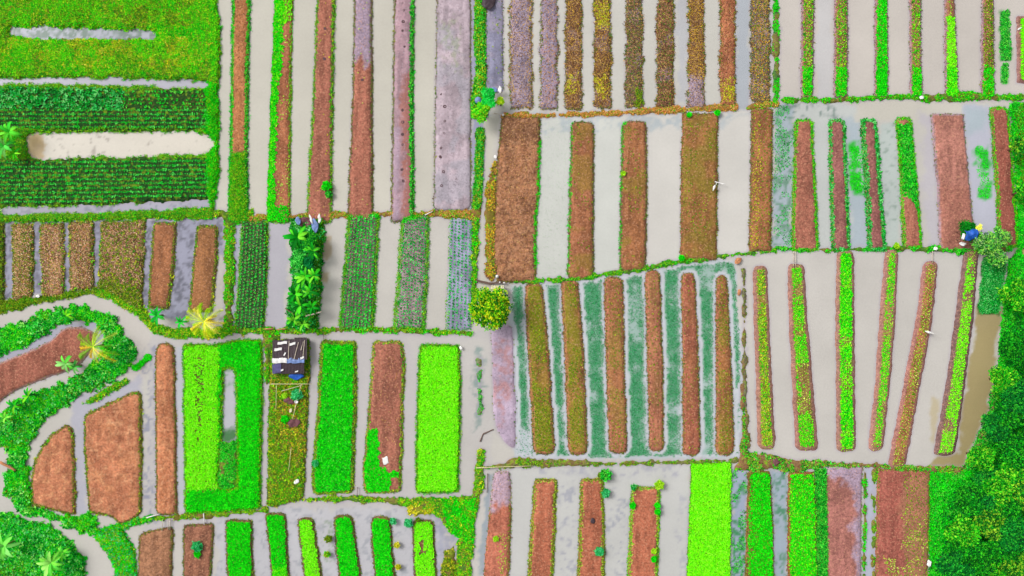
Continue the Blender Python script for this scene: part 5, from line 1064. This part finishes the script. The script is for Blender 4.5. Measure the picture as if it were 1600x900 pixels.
egret(1115, 293, .36, 1.2, 'white bird standing on the broad greenish bed beside the leaning stake')
# leaning stake in the pond
pole((1117, 284), (1133, 288), .07, 'white', 'white leaning stake over the pond right of the broad greenish bed', 'stake', 'stake', .5, .9)
pole((1118, 280), (1115, 291), .05, 'darkwood', 'short dark prop under the white leaning stake', 'stake', 'stake', .4, .6)
# stick bridges
def bridge(p0, p1, label, n=1, r_=.055, mat='wood'):
    a = Wp(*p0, .4); b = Wp(*p1, .4); d = b - a; L = np.linalg.norm(d); s = np.array([-d[1], d[0]]) / L
    root = empty('stick_bridge', (a[0], a[1], .38), label=label, cat='footbridge')
    for k in range(n):
        o_ = s * (k - (n - 1) / 2) * .3; V, F = tube([(o_[0], o_[1], 0), (d[0] / 2 + o_[0], d[1] / 2 + o_[1], -.04), (d[0] + o_[0], d[1] + o_[1], 0)], [r_, r_ * .9, r_ * .8], 7); pymesh('rail', V, F, mat, root, True)
    for t in (.12, .88):
        V, F = tube([(d[0] * t, d[1] * t, -1.0), (d[0] * t, d[1] * t, -.02)], [.05, .045], 6); pymesh('stake', V, F, 'darkwood', root, True)
bridge((1241, 393), (1242, 418), 'pair of thin sticks bridging the water to the second fanned bed', 2)
bridge((1457, 392), (1457, 410), 'single thin stick bridging the water to the fifth fanned bed', 1)
bridge((229, 809), (250, 803), 'pale pipe laid from the large orange plot to the narrow orange bed', 1, .09, 'white')
bridge((254, 812), (253, 830), 'short stick bridge onto the leftmost bare bottom bed', 1); bridge((264, 811), (264, 828), 'second short stick bridge beside it near the green tuft', 2)
bridge((318, 802), (319, 820), 'white pole bridge onto the bed with the round blue green shrub', 1, .08, 'white')
bridge((558, 761), (558, 777), 'thin dark stick across the channel below the green bed', 1, .05, 'darkwood')
bridge((505, 518), (506, 534), 'thin dark stick across the channel above the green bed', 1, .04, 'darkwood')
bridge((664, 336), (676, 330), 'short pale pole at the gap between two ponds', 1, .08, 'white')
pole((744, 731), (833, 728), .07, 'bamboo', 'long pale bamboo pole laid across the lower canal', z0=.5, z1=.5)
pole((762, 740), (761, 770), .06, 'darkwood', 'dark pole lying in the water beside the pink topped bed', 'pole', 'wooden_pole', .2, .2)
pole((0, 722), (24, 735), .22, 'straw', 'orange brown log at the left picture edge', 'log', 'log', .6, .6)
pole((414, 514), (427, 514), .12, 'straw', 'pale plank end on the ridge left of the shed', 'plank', 'plank', .5, .5); pole((434, 515), (447, 514), .1, 'straw', 'orange plank end on the ridge above the shed', 'plank', 'plank', .5, .5)
# mud causeway and low stick dam in the canal
pole((750, 690), (755, 678), .1, 'darkwood', 'lower piece of the dark stick dam in the canal', 'stick dam', 'stick_dam', .08, .08); pole((755, 678), (771, 671), .1, 'darkwood', 'upper piece of the dark stick dam joining the mud bed', 'stick dam', 'stick_dam', .08, .08)
# hut with pale roof above the round tree
def hut():
    x, y = Wp(777, 454, 1.6); root = empty('field_hut', (x, y, .35), label='tiny hut with a pale slatted roof above the round yellow green tree', cat='hut')
    V, F = sheet(2.0, 1.6, 40, 3, lambda a, b: (0, 0, .03 * math.sin(a * 28) - .12 * b)); pymesh('roof', V, F, 'thatch', root, False, (0, 0, 1.3))
    for a in (-.85, .85):
        for b in (-.65, .65):
            V, F = tube([(a, b, -.3), (a, b, 1.25)], [.05, .05], 6); pymesh('post', V, F, 'darkwood', root, True)
    V, F = merge([box(0, 0, .4, 1.9, 1.4, .05)]); pymesh('platform', V, F, 'darkwood', root)
hut()
def plank(p0, p1, w, label, mat='darkwood', z=.5):
    a = Wp(*p0, z); b = Wp(*p1, z); m = (a + b) / 2; L = np.linalg.norm(b - a); rz = math.atan2(*(b - a)[::-1])
    V, F = sheet(L, w, 14, 2, lambda x, y: (0, .03 * math.sin(x * 4), -.03 * math.cos(x * 2)), .06); o = pymesh('plank', V, F, mat, None, False, (m[0], m[1], z)); o.rotation_euler = (0, 0, rz); return tag(o, label, 'plank')
plank((744, 438), (768, 444), .35, 'dark plank crossing the ditch to the pale roofed hut'); plank((762, 443), (788, 441), .3, 'dark plank along the upper side of the pale roofed hut')
lathe(777, 432, [(.22, 0), (.26, .35), (.2, .5), (.08, .55), (.08, .62)], 'white', 'white jug on the soil edge above the pale roofed hut', 'jug', 'jug')
lathe(788, 442, [(.14, 0), (.16, .3), (.06, .42)], 'white', 'small white bottle right of the hut roof', 'bottle', 'bottle')
lathe(781, 441, [(.12, 0), (.13, .4), (.05, .5)], 'white', 'slim white canister touching the hut roof', 'canister', 'canister')
# blue tarpaulin hut
def bluehut():
    x, y = Wp(1517, 367, 2.9); root = empty('tarpaulin_hut', (x, y, .35), label='blue tarpaulin shelter between the round bush and the airy tree', cat='shelter')
    V, F = sheet(1.9, 1.5, 14, 12, lambda a, b: (.1 * math.sin(b * 4), .12 * math.sin(a * 4), .3 - .45 * abs(b) + .07 * math.sin(a * 6 + b * 3))); o = pymesh('tarpaulin', V, F, 'blue', root, True, (0, 0, 2.7)); o.rotation_euler = (0, 0, .15)
    V, F = sheet(.45, .9, 5, 8, lambda a, b: (.05 * math.sin(b * 6), 0, .06 * math.sin(a * 9 + b * 4))); o = pymesh('side_sheet', V, F, 'white', root, True, (-1.15, -.25, 2.6)); o.rotation_euler = (0, 0, -.2)
    for a in (-.8, .8):
        for b in (-.6, .6):
            V, F = tube([(a, b, -.3), (a, b, 2.6)], [.05, .04], 6); pymesh('post', V, F, 'darkwood', root, True)
bluehut()
rumple(1505, 381, .9, .6, -.3, 'white', 'bright white bag below the blue tarpaulin shelter', 'bag', 'plastic_bag', 1.2, .15, seed=30)
# leafy tree hut
rumple(770, 141, 1.6, .9, .05, 'paleblue', 'pale blue sheet roof behind the emerald tree', 'tarpaulin', 'tarpaulin', 1.3, .12, seed=31)
rumple(781, 140, .6, 1.2, .15, 'white', 'white crumpled sheet right of the pale blue sheet roof', 'plastic sheet', 'plastic_sheet', 1.2, .2, seed=32)
lathe(747, 157, [(.5, 0), (.5, .3), (.42, .4), (0.02, .42)], 'paleblue', 'grey round tub lid left of the emerald tree', 'tub', 'tub', .5)
pole((771, 177), (785, 179), .06, 'wood', 'pale stake pointing at the corner of the wrinkled soil bed', 'stake', 'stake', .7, .8)
lathe(786, 180, [(.15, 0), (.2, .3), (.08, .42)], 'white', 'small white pot at the tip of the pale stake', 'pot', 'pot')
# dark boat-like sheet at the top edge
rumple(764, 2, 2.0, 2.6, -.5, 'black', 'black plastic sheet heap on the grey mud bed at the top edge', 'plastic sheet', 'plastic_sheet', .6, .3, seed=33)
# straw heaps and muds
rumple(1153, 408, 1.3, .9, .6, 'straw', 'orange straw heap at the meeting corner of rice and fanned beds', 'heap', 'straw_heap', .4, .25, seed=34)
rumple(1155, 457, .5, 1.0, 0, 'straw', 'small orange mud lump beside the rice strip edge', 'heap', 'mud_lump', .3, .2, seed=35)
rumple(926, 814, .7, .9, 0, 'black', 'dark lump lying on the shrubby red bed', 'heap', 'dark_heap', .5, .15, seed=36)
rumple(1213, 722, 1.0, 1.2, 0, 'net', 'reddish soil heap on the ridge below the first fanned bed', 'heap', 'soil_heap', .5, .2, seed=37)
# small holes in the mud beds: low clods round dark wet hollows
def clods():
    spots = [(629, 5), (631, 16), (630, 34), (629, 48), (632, 73), (629, 172), (629, 191), (629, 210), (629, 226), (628, 265), (630, 283), (695, 166), (695, 189), (694, 208), (689, 231), (688, 245), (693, 268), (690, 290), (713, 280), (689, 147), (508, 45), (507, 92), (567, 37), (566, 125)]
    p = None
    for i, (px, py) in enumerate(spots):
        if p is None:
            V = []; F = []; seg = 12
            for r_, h_ in ((.30, 0), (.24, .05), (.17, .06), (.1, .02), (.02, .0)):
                for k in range(seg): V.append((r_ * (1 + .15 * math.sin(k * 2.3)) * math.cos(2 * math.pi * k / seg), r_ * math.sin(2 * math.pi * k / seg), h_))
            for a in range(4):
                for k in range(seg): F.append((a * seg + k, a * seg + (k + 1) % seg, (a + 1) * seg + (k + 1) % seg, (a + 1) * seg + k))
            p = pymesh('planting_hole', V, F, M_HOLE, None, True); o = p
        else: o = p.copy(); COLL.objects.link(o)
        x, y = Wp(px, py, .3); o.location = (x, y, .34 if px < 650 else .19); o.rotation_euler = (0, 0, i * 1.3); q = random.uniform(.6, 1.05); o.scale = (q * random.uniform(.6, 1.1), q, q * .7)
        g = 'the lavender bed with bright weeds' if 600 < px < 650 else ('the wide pale lavender bed' if px > 650 else ('the long bare red bed' if px < 520 else 'the bed of lavender and red soil'))
        tag(o, 'small dark planting hole in ' + g, 'planting hole', 'planting holes in ' + g)
M_HOLE = flat('wet_hole', (95, 70, 75), .8)
clods()
print('crop plants', count, 'objects', len(bpy.data.objects))
